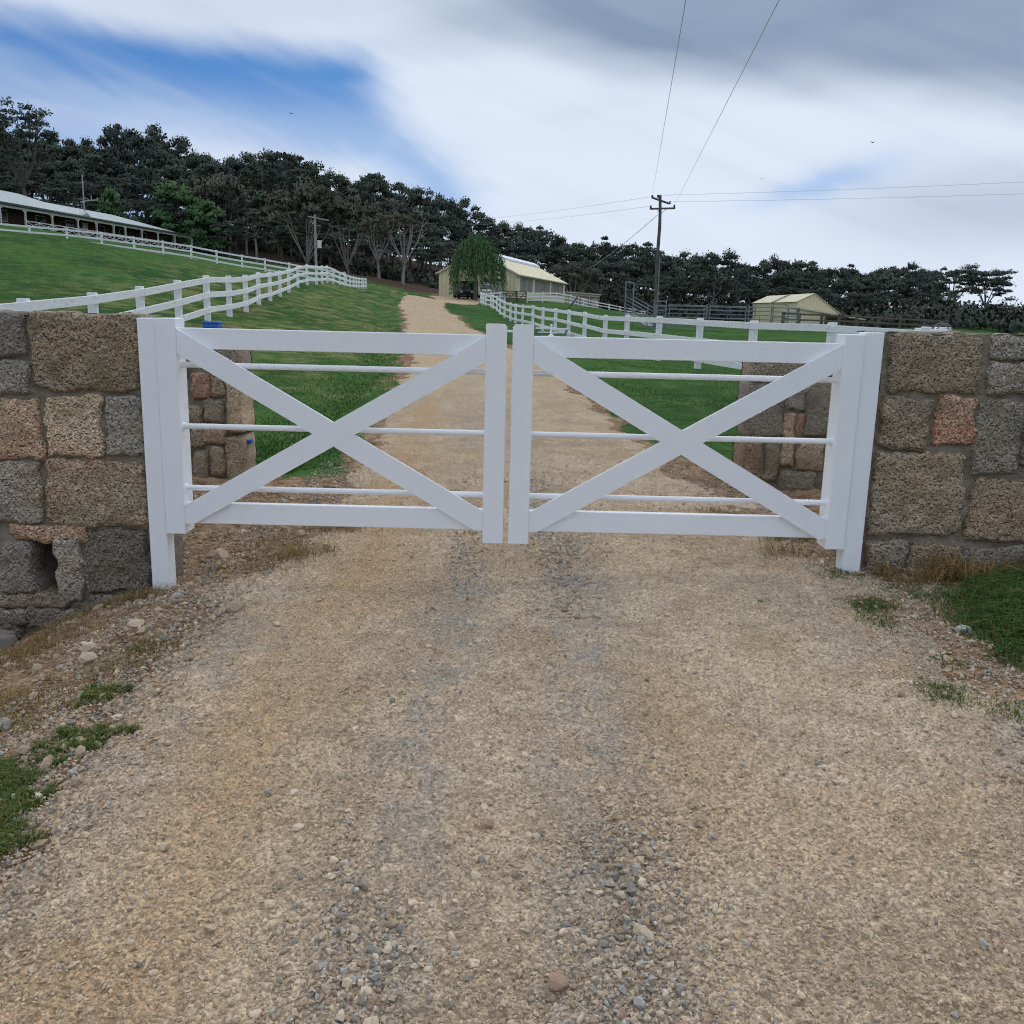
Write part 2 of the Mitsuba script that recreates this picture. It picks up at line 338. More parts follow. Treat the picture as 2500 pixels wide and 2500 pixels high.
bsdf('m_gravel', proc(gravel_color), 0.95, 0.12, proc(lambda p, n, uv: voronoi(p.x * 150, p.y * 150)[0] * -0.5 + voronoi(p.x * 80 + 5, p.y * 80)[0] * -0.6), 0.011)
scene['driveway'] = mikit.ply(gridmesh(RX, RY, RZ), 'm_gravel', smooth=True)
labels['driveway'] = {'label': 'tan gravel driveway running under the gate and up the hill', 'kind': 'structure'}


def surf(x, y):
    """The height of the gravel or of the ground, whichever is on top."""
    l, r = road_edges(y)
    t = (x - (l + r) / 2) / ((r - l) / 2 + 0.12)
    return np.where(np.abs(t) < 1, np.maximum(drive_z(x, y, np.clip(t, -1, 1)), G(x, y)), G(x, y))


# ------------------------------------------------------------------ materials
def white_paint(p, n, uv):
    return mix((0.745, 0.77, 0.795), (0.785, 0.81, 0.835), fbm(p.x * 4, p.y * 4, p.z * 4, 3))


def fence_paint(p, n, uv):
    s = smoothstep(0.58, 0.78, fbm(p.x * 7, p.y * 7, p.z * 16, 4))
    return mix(mix((0.70, 0.71, 0.71), (0.79, 0.80, 0.80), fbm(p.x * 1.3, p.y * 1.3, p.z * 3, 3)), mi.Color3f(0.42, 0.42, 0.38), s * 0.45)


bsdf('m_white', proc(white_paint), 0.38, 0.4)
bsdf('m_fence', proc(fence_paint), 0.6, 0.25)


def granite_color(p, n, uv):
    """uv.x: 0 grey, 1 tan, 2 red; uv.y: how pale the stone is."""
    q1, q2, q3 = noise(p.x * 150, p.y * 150, p.z * 150), noise(p.x * 270 + 7, p.y * 270, p.z * 270), noise(p.x * 85 + 3, p.y * 85, p.z * 85)
    s = 0.42 * q1 + 0.33 * q2 + 0.25 * q3
    patch = fbm(p.x * 5 + 9, p.y * 5, p.z * 5, 3)
    warm = dr.clip(uv.x + 1.1 * (patch - 0.5), 0, 2)
    c = mix(mix((0.29, 0.272, 0.245), (0.365, 0.287, 0.20), dr.clip(warm, 0, 1)), mi.Color3f(0.42, 0.215, 0.15), dr.clip(warm - 1, 0, 1))
    c = mix(mi.Color3f(0.06, 0.054, 0.047), c, smoothstep(0.34, 0.50, s))
    c = mix(c, mi.Color3f(0.66, 0.61, 0.53), smoothstep(0.56, 0.70, s) * 0.8)
    lichen = smoothstep(0.50, 0.68, fbm(p.x * 9 + 3, p.y * 9, p.z * 9 + 5, 4))
    c = mix(c, mi.Color3f(0.125, 0.10, 0.06), lichen * 0.3)
    return c * mix((1.03, 1.0, 0.93), (1.05, 0.985, 0.875), dr.clip(warm, 0, 1)) * (0.28 + 1.05 * uv.y)


bsdf('m_granite', proc(granite_color), 0.85, 0.25, proc(lambda p, n, uv: 0.5 * noise(p.x * 110, p.y * 110, p.z * 110) + 0.5 * noise(p.x * 50, p.y * 50, p.z * 50)), 0.008)
bsdf('m_mortar', proc(lambda p, n, uv: mix((0.15, 0.125, 0.098), (0.30, 0.26, 0.205), fbm(p.x * 16, p.y * 16, p.z * 16, 4)) * (0.6 + 0.45 * noise(p.x * 120, p.y * 120, p.z * 120) + 0.4 * noise(p.x * 260, p.y * 260, p.z * 260))), 0.95, 0.1,
     proc(lambda p, n, uv: fbm(p.x * 60, p.y * 60, p.z * 60, 3)), 0.02)

# ------------------------------------------------------------------ the double gate and its posts
GY0 = 4.945                          # the plane of the gate
for side in (-1, 1):
    name = 'left' if side < 0 else 'right'
    g = thing('driveway_gate', f'{name} leaf of the white double gate with crossed braces over three round bars', 'gate', 'leaves of the white double gate')
    X = (lambda x: x) if side < 0 else (lambda x: -0.066 - x)

    def bx(xa, xb, *r, b=0.004, X=X):
        return box(min(X(xa), X(xb)), max(X(xa), X(xb)), *r, b)

    def pr(poly, ya, yb, X=X):
        return prism([(X(x), z) for x, z in poly], ya, yb)
    part(g, 'hinge_stile', bx(-1.878, -1.773, GY0 - 0.022, GY0 + 0.125, 0.218, 1.370), 'm_white')
    part(g, 'meeting_stile', pr([(-0.158, 0.209), (-0.048, 0.209), (-0.048, 1.366), (-0.061, 1.380), (-0.158, 1.380)], GY0 - 0.020, GY0 + 0.045), 'm_white')
    part(g, 'top_rail', bx(-1.772, -0.159, GY0 + 0.008, GY0 + 0.056, 1.214, 1.322, b=0.003), 'm_white')
    part(g, 'bottom_rail', bx(-1.772, -0.159, GY0 + 0.008, GY0 + 0.056, 0.274, 0.388, b=0.003), 'm_white')
    part(g, 'brace', pr([(-1.772, 0.276), (-1.725, 0.276), (-0.159, 1.182), (-0.159, 1.312), (-1.772, 0.378)], GY0 - 0.016, GY0 + 0.006), 'm_white')
    # the other brace is cut where the first one crosses it
    part(g, 'brace', pr([(-1.772, 1.190), (-1.772, 1.318), (-0.961, 0.848), (-1.073, 0.783)], GY0 - 0.013, GY0 + 0.005), 'm_white')
    part(g, 'brace', pr([(-0.159, 0.276), (-0.205, 0.276), (-0.962, 0.718), (-0.849, 0.783), (-0.159, 0.383)], GY0 - 0.013, GY0 + 0.005), 'm_white')
    for z in (1.129, 0.803, 0.467):
        part(g, 'bar', tube([(X(-1.776), GY0 + 0.032, z), (X(-0.155), GY0 + 0.032, z)], 0.0155, 16), 'm_white', smooth=40)
        part(g, 'weld_collar', tube([(X(-1.774), GY0 + 0.032, z), (X(-1.764), GY0 + 0.032, z)], [0.024, 0.018], 14), 'm_white', smooth=40)
    if side > 0:
        part(g, 'latch', cat([box(-0.05, -0.016, GY0 + 0.012, GY0 + 0.026, 1.338, 1.350, 0.002), box(-0.056, -0.0482, GY0 - 0.004, GY0 + 0.04, 1.322, 1.366, 0.001)]), 'm_white')
        part(g, 'drop_bolt', cat([tube([(0.183, GY0 + 0.03, 1.322), (0.183, GY0 + 0.03, 1.386)], [0.006, 0.006], 10), tube([(0.171, GY0 + 0.03, 1.323), (0.183, GY0 + 0.03, 1.336)], 0.004, 8), tube([(0.195, GY0 + 0.03, 1.323), (0.183, GY0 + 0.03, 1.336)], 0.004, 8)]), 'm_white', smooth=40)
    p = thing('gate_post', f'white steel post carrying the {name} gate leaf at the {name} stone wall', 'post', 'posts of the white double gate')
    part(p, 'shaft', bx(-1.980, -1.8835, GY0, GY0 + 0.105, -0.55, 1.368) if side < 0 else box(1.8175, 1.918, GY0, GY0 + 0.105, -0.4, 1.382, 0.004), 'm_white')
    for z in (0.42, 1.16):
        part(p, 'hinge', tube([(X(-1.8805), GY0 + 0.112, z), (X(-1.8805), GY0 + 0.112, z + 0.1)], 0.011, 10), 'm_white', smooth=40)


# ------------------------------------------------------------------ stone walls
def stone(x0, x1, z0, z1, y, depth, seed, n=0.03, sag=0.018):
    """A rough block of stone: its face at y looks to -y, its edges wander and its corners are knocked off."""
    nx, nz, ny = max(4, int((x1 - x0) / n)), max(4, int((z1 - z0) / n)), 4
    a, b, c = np.linspace(-1, 1, nx + 1), np.linspace(-1, 1, ny + 1), np.linspace(-1, 1, nz + 1)
    V, F, o = [], [], 0
    for u, v, mk in ((a, c, lambda p, q: (p, p * 0 - 1, q)), (a, c, lambda p, q: (-p, p * 0 + 1, q)), (b, c, lambda p, q: (p * 0 + 1, p, q)), (b, c, lambda p, q: (p * 0 - 1, -p, q)), (a, b, lambda p, q: (p, q, p * 0 + 1)), (a, b, lambda p, q: (p, -q, p * 0 - 1))):
        P, Q = np.meshgrid(u, v)
        m = gridmesh(*mk(P, Q))
        V.append(m.vertices)
        F.append(m.faces + o)
        o += len(m.vertices)
    m = trimesh.Trimesh(np.vstack(V), np.vstack(F), process=True)
    m.merge_vertices(digits_vertex=6)
    v = np.array(m.vertices)
    w, h = (x1 - x0) / 2, (z1 - z0) / 2
    r = np.minimum(0.035, 0.4 * min(w, h))
    L = np.array([w, depth / 2, h])
    p = v * L
    inner = np.clip(p, -(L - np.minimum(r, L * 0.9)), L - np.minimum(r, L * 0.9))
    dlt = p - inner
    ln = np.linalg.norm(dlt, axis=1, keepdims=True)
    mx = np.abs(dlt).max(1, keepdims=True)
    p = inner + np.where(ln > 1e-9, dlt / np.maximum(ln, 1e-9) * (0.65 * mx + 0.35 * ln), 0)
    q = p * [1, 1, 1] + [seed * 3.7, seed * 1.3, seed * 2.1]
    wx, wz = meshkit.fbm(q * [5, 0, 7], 3, seed) - 0.5, meshkit.fbm(q * [7, 0, 5] + 50, 3, seed + 1) - 0.5
    wx2, wz2 = meshkit.fbm(q * [14, 0, 26], 2, seed + 5) - 0.5, meshkit.fbm(q * [26, 0, 14] + 50, 2, seed + 6) - 0.5
    p[:, 0] += (wx * 0.05 + wx2 * 0.035) * np.abs(p[:, 0]) / w
    p[:, 2] += (wz * 0.045 + wz2 * 0.035) * np.abs(p[:, 2]) / h
    fr = (p[:, 1] < 0)
    p[:, 1] += np.where(fr, (meshkit.fbm(q * 6, 3, seed + 2) - 0.5) * 0.045 + (meshkit.fbm(q * 26, 2, seed + 3) - 0.5) * 0.022, 0)
    p += [(x0 + x1) / 2, y + depth / 2, (z0 + z1) / 2]
    return trimesh.Trimesh(p, m.faces, process=False)


def core(x0, x1, y0, y1, z0, z1, seed, hole=None, n=0.022, capdip=0.01):
    """The mortar of a wall: lumpy faces, and a hole left where one is given (x0, x1, z0, z1)."""
    xs, zs, ys = np.arange(x0, x1 + n / 2, n), np.arange(z0, z1 + n / 2, n), np.linspace(y0, y1, 8)
    X, Z = np.meshgrid(xs, zs)
    bump = (meshkit.fbm(np.stack([X * 9, Z * 9, X * 0 + seed], -1), 3, seed) - 0.5) * 0.05
    Y = y0 + bump
    if hole:
        e = (meshkit.fbm(np.stack([X * 14, Z * 14, X * 0 + 2], -1), 2, seed + 4) - 0.5) * 0.04
        s = np.clip(np.interp(Z, [hole[2], hole[3]], [0.035, -0.035]), -0.035, 0.035)
        Y = Y + 0.33 * ((X + e + s * -1 > hole[0]) & (X + e + s * -1 < hole[1]) & (Z + e > hole[2]) & (Z < hole[3]))
    ms = [gridmesh(X, Y, Z)]
    bk = gridmesh(X[::4, ::4], Y[::4, ::4] * 0 + y1, Z[::4, ::4])
    bk.invert()
    ms.append(bk)
    A, B = np.meshgrid(xs, ys)
    top = gridmesh(A, B, z1 + (meshkit.fbm(np.stack([A * 6, B * 6, A * 0 + 5], -1), 3, seed + 1) - 0.5) * 0.035)
    ms.append(top)
    for x, flip in ((x0, True), (xs[-1], False)):
        A, B = np.meshgrid(ys, zs[::2])
        m = gridmesh(A * 0 + x + (meshkit.fbm(np.stack([A * 9, B * 9, A * 0 + x], -1), 2, seed + 2) - 0.5) * 0.02 * (1 if abs(x) > 3.5 else 1), A, B)
        if flip:
            m.invert()
        ms.append(m)
    return cat(ms)


def wall(key, stones, y, depth, seed, proud=0.03, n=0.024, back=0.2):
    for i, (x0, x1, z0, z1, warm, pale) in enumerate(stones):
        m = stone(x0 - 0.008, x1 + 0.008, z0 - 0.008, min(z1 + 0.008, 1.385), y - proud, back, seed + i, n)
        part(key, 'stone', m, 'm_granite', smooth=50 if False else True, uv=np.tile([warm, pale], (len(m.vertices), 1)))


LW = [(-2.57, -2.005, 0.975, 1.376, .95, .42), (-2.84, -2.60, 1.155, 1.376, .1, .42), (-2.86, -2.59, .95, 1.125, 0, .55), (-2.90, -2.56, .60, .925, 1.35, .85), (-2.53, -2.225, .615, .945, 1.0, 1.0), (-2.205, -2.005, .63, .955, .05, .6),
      (-2.98, -2.585, .245, .575, .25, .68), (-2.555, -2.005, .235, .595, 1.05, .60), (-2.76, -2.345, .145, .228, 1.5, .75), (-3.0, -2.672, -.17, .125, .05, .52), (-3.05, -2.50, -.245, -.178, .7, .45), (-2.535, -2.395, -.20, .165, .3, .7), (-2.375, -2.02, -.14, .215, .3, .22),
      (-2.36, -2.03, -.34, -.16, .4, .3), (-2.72, -2.40, -.37, -.26, .3, .35), (-3.02, -2.73, -.345, -.262, 0, .4), (-3.04, -2.76, -.46, -.355, 0, .33),
      (-3.30, -2.88, 1.02, 1.385, .6, .5), (-3.35, -2.93, .62, .98, .3, .6), (-3.4, -3.02, .22, .58, .9, .6), (-3.42, -3.04, -.2, .18, .2, .5), (-3.7, -3.34, .9, 1.38, .2, .5), (-3.78, -3.39, .5, .86, .8, .6), (-3.8, -3.44, -.1, .45, .4, .5)]
RW = [(1.975, 2.465, 1.075, 1.378, .85, .45), (2.50, 2.87, 1.27, 1.378, .1, .62), (2.505, 2.91, 1.08, 1.235, .3, .6), (1.965, 2.225, .77, 1.05, .75, .45), (2.265, 2.475, .80, 1.05, 1.9, .70), (2.485, 2.72, .65, 1.045, .2, .45), (2.745, 3.02, .67, 1.05, .3, .45),
      (1.965, 2.455, .30, .745, .72, .58), (2.51, 2.95, .27, .615, 1.0, .5), (1.97, 2.185, .075, .26, .6, .5), (2.20, 2.485, .05, .245, 1.15, .42), (2.505, 2.91, .05, .23, .1, .5), (1.98, 2.5, -.12, .03, .3, .4), (2.52, 3.0, -.12, .02, .3, .4),
      (2.91, 3.25, 1.1, 1.385, .5, .5), (3.06, 3.4, .66, 1.06, .2, .5), (2.99, 3.4, .25, .62, .8, .5), (2.95, 3.4, .0, .21, .2, .5), (3.29, 3.7, 1.1, 1.385, 1, .5), (3.44, 3.8, .62, 1.06, .5, .5), (3.44, 3.8, 0, .58, .3, .5)]
k = thing('stone_wall', 'granite block wall with a dark drain hole low down, left of the gate', 'wall', 'granite walls beside the gate')
part(k, 'mortar', core(-3.9, -1.995, 5.02, 5.46, -0.75, 1.372, 3, hole=(-2.675, -2.53, -.19, .155)), 'm_mortar', smooth=True)
wall(k, LW, 5.02, 0.44, 100, proud=0.03)
k = thing('stone_wall', 'granite block wall with one reddish stone, right of the gate', 'wall', 'granite walls beside the gate')
part(k, 'mortar', core(1.945, 3.9, 5.02, 5.46, -0.4, 1.378, 5), 'm_mortar', smooth=True)
wall(k, RW, 5.02, 0.44, 200, proud=0.03)

LP = [(-2.735, -2.585, .66, .885, 1.7, .62), (-2.555, -2.445, .68, .875, .8, .6), (-2.435, -2.325, .37, .83, 1.0, .98), (-2.77, -2.66, .43, .60, .6, .6), (-2.635, -2.475, .46, .655, .6, .5), (-2.77, -2.66, .235, .40, .7, .6), (-2.64, -2.47, .275, .405, 1.4, .68), (-2.745, -2.625, -.08, .20, .6, .55),
      (-2.595, -2.48, .0, .24, 1, .6), (-2.46, -2.32, -.1, .335, .95, .65), (-2.75, -2.56, .92, 1.22, .9, .5), (-2.54, -2.33, .90, 1.23, .3, .55), (-3.05, -2.79, .7, 1.2, .6, .5), (-3.05, -2.80, .1, .65, .8, .5), (-3.4, -3.08, .5, 1.2, .5, .5), (-3.4, -3.08, -.1, .45, .4, .5)]
RP = [(1.965, 2.37, .93, 1.215, .6, .55), (1.955, 2.26, .45, .90, .1, .42), (2.275, 2.44, .68, .91, .05, .62), (2.265, 2.36, .22, .66, 1.05, .85), (2.43, 2.68, .47, .93, .2, .45), (2.395, 2.62, .18, .42, 1.15, .75), (1.95, 2.11, -.05, .42, 1.3, .42), (2.125, 2.25, .08, .42, .6, .45),
      (2.27, 2.56, .0, .18, .4, .5), (2.37, 2.43, .44, .66, 1.5, .45), (2.39, 2.7, .97, 1.22, .4, .5), (2.7, 2.95, .5, 1.2, .4, .5), (2.65, 2.95, 0, .45, .7, .5), (2.98, 3.3, .1, .6, .3, .5), (2.98, 3.3, .65, 1.2, .8, .5)]
k = thing('stone_pier', 'brown granite wing wall behind the left gate leaf with a blue box on top', 'wall', 'granite wing walls behind the gate')
part(k, 'mortar', core(-3.5, -2.43, 7.93, 8.35, -0.4, 1.235, 7, n=0.03), 'm_mortar', smooth=True)
wall(k, LP, 7.93, 0.4, 300, proud=0.03, n=0.04, back=0.42)
k = thing('stone_pier', 'grey and tan granite wing wall behind the right gate leaf', 'wall', 'granite wing walls behind the gate')
part(k, 'mortar', core(2.06, 3.4, 7.83, 8.25, -0.4, 1.225, 9, n=0.03), 'm_mortar', smooth=True)
wall(k, RP, 7.83, 0.4, 400, proud=0.03, n=0.04, back=0.42)

# ------------------------------------------------------------------ board fences
def fence(key, pts, height, rails, board, side, post=0.12, thick=0.035, mat='m_fence', cap=0.0, heights=None):
    """pts: the posts (x, y); side: +1 or -1, on which face the boards are nailed."""
    pts = np.asarray(pts, float)
    z = G(pts[:, 0], pts[:, 1]) if heights is None else np.asarray(heights)
    tn = np.gradient(pts, axis=0)
    tn /= np.linalg.norm(tn, axis=1, keepdims=True)
    nr = np.stack([-tn[:, 1], tn[:, 0]], -1) * side
    for (x, y), z0, t in zip(pts, z, tn):
        m = box(-post / 2, post / 2, -post / 2, post / 2, -0.25, height + 0.03 + cap, 0.012)
        m.apply_transform(trimesh.transformations.rotation_matrix(math.atan2(t[1], t[0]), [0, 0, 1]))
        m.apply_translation((x, y, z0))
        part(key, 'post', m, mat)
    for i in range(len(pts) - 1):
        for h in rails:
            o = (post + thick) / 2 + 0.001
            a = np.array([*(pts[i] + nr[i] * o), z[i] + h + rng.normal(0, 0.006)])
            b = np.array([*(pts[i + 1] + nr[i + 1] * o), z[i + 1] + h + rng.normal(0, 0.006)])
            d = (b - a) / np.linalg.norm(b - a)
            part(key, 'rail', beam(a + d * 0.002, b - d * 0.002, thick, board), mat)


def along(pts, steps):
    """Posts along a line of points, steps: list of (distance from the start, spacing)."""
    pts = np.asarray(pts, float)
    s = np.concatenate([[0], np.cumsum(np.linalg.norm(np.diff(pts, axis=0), axis=1))])
    out, at = [], 0.0
    while at <= s[-1] + 0.01:
        out.append([np.interp(at, s, pts[:, 0]), np.interp(at, s, pts[:, 1])])
        at += np.interp(at, [a for a, _ in steps], [b for _, b in steps])
    return out


LF = [(-7.2, 8.4), (-7.33, 11.4), (-7.46, 14.4), (-7.7, 17.3), (-8.02, 20.3), (-8.17, 23.0), (-8.45, 26.0), (-8.72, 28.9), (-9.15, 32.2), (-9.85, 36.4), (-10.6, 41.0), (-11.28, 45.5), (-11.94, 50.0), (-12.49, 54.5), (-12.8, 58.3), (-13.1, 62.5), (-13.45, 66.0), (-13.9, 70.0), (-14.3, 74.5), (-14.75, 79.5), (-15.1, 84.5), (-15.54, 89.0), (-15.9, 93.0), (-16.3, 97.0), (-16.7, 101.0), (-17.05, 105.0), (-17.4, 108.5), (-17.7, 112.0)]
k = thing('board_fence', 'white three rail fence curving up the left side of the driveway', 'fence')
fence(k, LF, 1.18, (0.30, 0.70, 1.09), 0.155, -1, post=0.15)
HF = [(-62, 75.5), (-53, 77.0), (-48, 78.2), (-44.0, 79.1), (-40.43, 80.0), (-38.05, 81.5), (-35.8, 83.0), (-33.63, 84.5), (-31.48, 85.5), (-29.34, 86.5), (-27.22, 87.0), (-25.08, 87.5), (-23.13, 88.0), (-21.0, 88.3), (-18.6, 88.6), (-16.0, 88.8)]
k = thing('board_fence', 'white three rail fence along the paddock below the homestead', 'fence')
fence(k, HF, 1.45, (0.48, 0.90, 1.34), 0.15, -1, post=0.17)
RF = [(11.5, 13.2), (9.2, 15.2), (7.12, 16.8), (6.04, 18.2), (4.94, 19.8), (4.40, 22.8), (3.90, 26.0), (3.43, 29.5), (3.04, 32.5), (2.62, 36.5), (2.24, 40.8), (1.84, 45.0), (1.35, 49.0), (0.9, 53.0), (0.36, 57.5), (-0.07, 60.0), (-0.42, 63.0), (-0.86, 67.0), (-1.27, 72.0), (-1.62, 77), (-2.05, 82.0), (-2.4, 88), (-3.1, 94.0), (-3.55, 100), (-4.0, 106.0)]
k = thing('board_fence', 'white three rail fence running down the right side of the driveway behind the right leaf', 'fence')
fence(k, RF, 1.17, (0.24, 0.67, 1.09), 0.14, 1, post=0.14)
CF = [(-4.0, 106.0), (-3.0, 108.4), (-2.0, 110.8), (-1.45, 112.4)]
CG = [(1.15, 113.6), (3.1, 116.5), (5.0, 121), (7.0, 126), (9.2, 132), (11.6, 138), (13.8, 143), (16.0, 148), (18.5, 152), (21, 156)]
k = thing('board_fence', 'white fence in front of the cream shed on both sides of the dark timber gates', 'fence')
fence(k, CF, 1.25, (0.30, 0.72, 1.12), 0.13, -1, post=0.14)
fence(k, CG, 1.25, (0.30, 0.72, 1.12), 0.13, -1, post=0.14)
# ------------------------------------------------------------------ buildings, yards and poles
bsdf('m_cream', proc(lambda p, n, uv: mix((0.55, 0.49, 0.32), (0.62, 0.56, 0.375), fbm(p.x * 0.8, p.y * 0.8, p.z * 0.8, 3)) * (0.93 + 0.14 * smoothstep(0.3, 0.7, 0.5 + 0.5 * dr.sin((p.x + p.y * 0.97) * 16)))), 0.6, 0.3)
bsdf('m_cream_roof', proc(lambda p, n, uv: mix((0.56, 0.52, 0.32), (0.64, 0.60, 0.40), fbm(p.x * 0.6, p.y * 0.6, p.z * 2, 3))), 0.5, 0.4)
bsdf('m_cream_trim', (0.52, 0.49, 0.37), 0.5, 0.4)
bsdf('m_skylight', (0.74, 0.77, 0.82), 0.3, 0.5)
bsdf('m_mesh', proc(lambda p, n, uv: mix((0.17, 0.155, 0.135), (0.27, 0.25, 0.22), noise((p.x + p.y) * 2.6, 0, 0))), 0.8, 0.2)
bsdf('m_door', proc(lambda p, n, uv: mix((0.33, 0.295, 0.245), (0.385, 0.345, 0.29), smoothstep(0.3, 0.7, 0.5 + 0.5 * dr.sin(p.z * 60)))), 0.6, 0.3)
bsdf('m_garage', (0.45, 0.385, 0.29), 0.7, 0.2)
bsdf('m_brick', proc(lambda p, n, uv: mix((0.055, 0.035, 0.028), (0.10, 0.065, 0.05), noise(p.x * 4, p.y * 4, p.z * 9))), 0.9, 0.1)
bsdf('m_pale_roof', proc(lambda p, n, uv: mix((0.32, 0.37, 0.365), (0.39, 0.435, 0.425), fbm(p.x * 0.5, p.y * 0.5, p.z * 2, 3))), 0.4, 0.4)
bsdf('m_green_trim', (0.06, 0.075, 0.062), 0.6, 0.3)
bsdf('m_trim', (0.62, 0.60, 0.54), 0.5, 0.3)
bsdf('m_glass', (0.02, 0.025, 0.03), 0.1, 0.6)
bsdf('m_timber', proc(lambda p, n, uv: mix((0.075, 0.066, 0.055), (0.17, 0.15, 0.125), fbm(p.x * 9, p.y * 9, p.z * 9, 3))), 0.9, 0.15)
bsdf('m_brown_timber', proc(lambda p, n, uv: mix((0.075, 0.052, 0.034), (0.13, 0.09, 0.06), fbm(p.x * 5, p.y * 5, p.z * 5, 3))), 0.85, 0.15)
bsdf('m_pole', proc(lambda p, n, uv: mix((0.070, 0.062, 0.055), (0.16, 0.145, 0.13), fbm(p.x * 8, p.y * 8, p.z * 1.5, 4))), 0.9, 0.15)
bsdf('m_pale_pole', (0.30, 0.29, 0.27), 0.8, 0.2)
bsdf('m_galv', proc(lambda p, n, uv: mix((0.11, 0.125, 0.145), (0.24, 0.26, 0.28), noise(p.x * 3, p.y * 3, p.z * 6))), 0.5, 0.5)
bsdf('m_wire', (0.62, 0.62, 0.64), 0.5, 0.4)
bsdf('m_porcelain', (0.10, 0.07, 0.055), 0.3, 0.5)


def frame(origin, ux):
    """Local (u, w, z) to the world: u along ux, w to its left, z up."""
    ux = np.array([*ux, 0.0]) / np.hypot(*ux)
    uy = np.array([-ux[1], ux[0], 0])
    M = np.eye(4)
    M[:3, 0], M[:3, 1], M[:3, 3] = ux, uy, origin
    return M


def at(M, m):
    m = m.copy()
    m.apply_transform(M)
    return m


def sheet(quad, thick):
    """A slab over four corner points (in order), thick metres deep below them."""
    q = np.asarray(quad, float)
    n = np.cross(q[1] - q[0], q[2] - q[0])
    n /= np.linalg.norm(n)
    if n[2] < 0:
        n = -n
    return trimesh.Trimesh(np.vstack([q, q - n * thick])).convex_hull


# the large cream shed: gable towards the driveway, mesh bays along its right side
M = frame((-10.0, 122.0, 0), (0.974, -0.228))
k = thing('farm_shed', 'large cream metal shed behind the willow at the top of the driveway', 'shed')
W, L, E, A, F0 = 10.1, 34.0, 5.92, 8.45, 1.2
front = [(0, F0), (1.9, F0), (1.9, 4.95), (5.2, 4.95), (5.2, F0), (6.0, F0), (6.0, 5.3), (8.1, 5.3), (8.1, F0), (W, F0), (W, E), (W / 2, A), (0, E)]
part(k, 'front_wall', at(M, prism(front, 0, 0.15)), 'm_cream')
part(k, 'back_wall', at(M, prism([(0, F0), (W, F0), (W, E), (W / 2, A), (0, E)], L - 0.15, L)), 'm_cream')
part(k, 'left_wall', at(M, box(0, 0.15, 0.152, L - 0.152, F0, E)), 'm_cream')
part(k, 'side_wall', at(M, cat([box(W - 0.15, W, 0.152, L - 0.152, F0, 3.85), box(W - 0.15, W, 0.152, L - 0.152, 5.62, E)] + [box(W - 0.15, W, a, b, 3.85, 5.62) for a, b in ((0.152, 2.3), (9.8, 11.1), (21.7, 22.7), (32.4, L - 0.152))])), 'm_cream')
for a, b in ((2.3, 9.8), (11.1, 21.7), (22.7, 32.4)):
    part(k, 'mesh_bay', at(M, box(W - 0.11, W - 0.05, a, b, 3.85, 5.62)), 'm_mesh')
part(k, 'roof', at(M, sheet([(W / 2, -0.25, A + 0.14), (W / 2, L + 0.25, A + 0.14), (W + 0.35, L + 0.25, E - 0.04), (W + 0.35, -0.25, E - 0.04)], 0.06)), 'm_cream_roof')
part(k, 'roof', at(M, sheet([(W / 2, -0.25, A + 0.14), (W / 2, L + 0.25, A + 0.14), (-0.35, L + 0.25, E - 0.04), (-0.35, -0.25, E - 0.04)], 0.06)), 'm_cream_roof')
part(k, 'ridge_skylight', at(M, prism([(W / 2 - 0.95, A - 0.28), (W / 2 + 0.95, A - 0.28), (W / 2 + 0.95, A - 0.02), (W / 2, A + 0.46), (W / 2 - 0.95, A - 0.02)], 0.3, L - 0.3)), 'm_skylight')
part(k, 'barge_board', at(M, cat([beam((W / 2, -0.26, A + 0.05), (W + 0.35, -0.26, E - 0.13), 0.05, 0.2), beam((W / 2, -0.26, A + 0.05), (-0.35, -0.26, E - 0.13), 0.05, 0.2)])), 'm_cream_trim')
part(k, 'roller_door', at(M, box(6.0, 8.1, 0.25, 0.3, F0, 5.05)), 'm_door')
part(k, 'door_header', at(M, box(5.9, 8.2, -0.05, -0.003, 5.1, 5.3)), 'm_brown_timber')
part(k, 'gutter', at(M, box(W + 0.36, W + 0.48, -0.25, L + 0.25, E - 0.2, E - 0.07)), 'm_cream_trim')

# the row of garages behind it
M = frame((8.25, 155.0, 0), (6.55, 17.0))
k = thing('garage_block', 'low cream garage row with three roller doors behind the shed', 'garage')
L = 18.2
part(k, 'wall', at(M, cat([box(0, L, 0, 6, 0.5, 4.5)])), 'm_garage')
part(k, 'roof', at(M, box(-0.2, L + 0.2, -0.3, 6.3, 4.5, 4.65)), 'm_cream_trim')
for a, b in ((0.6, 4.4), (6.6, 11.0), (12.8, 17.2)):
    d = part(k, 'roller_door', at(M, box(a, b, -0.06, -0.004, 0.5, 3.9)), 'm_door')
    part(k, 'door_frame', at(M, cat([box(a - 0.3, a, -0.12, -0.004, 0.5, 4.08), box(b, b + 0.3, -0.12, -0.004, 0.5, 4.08), box(a, b, -0.12, -0.064, 3.9, 4.08)])), 'm_green_trim')

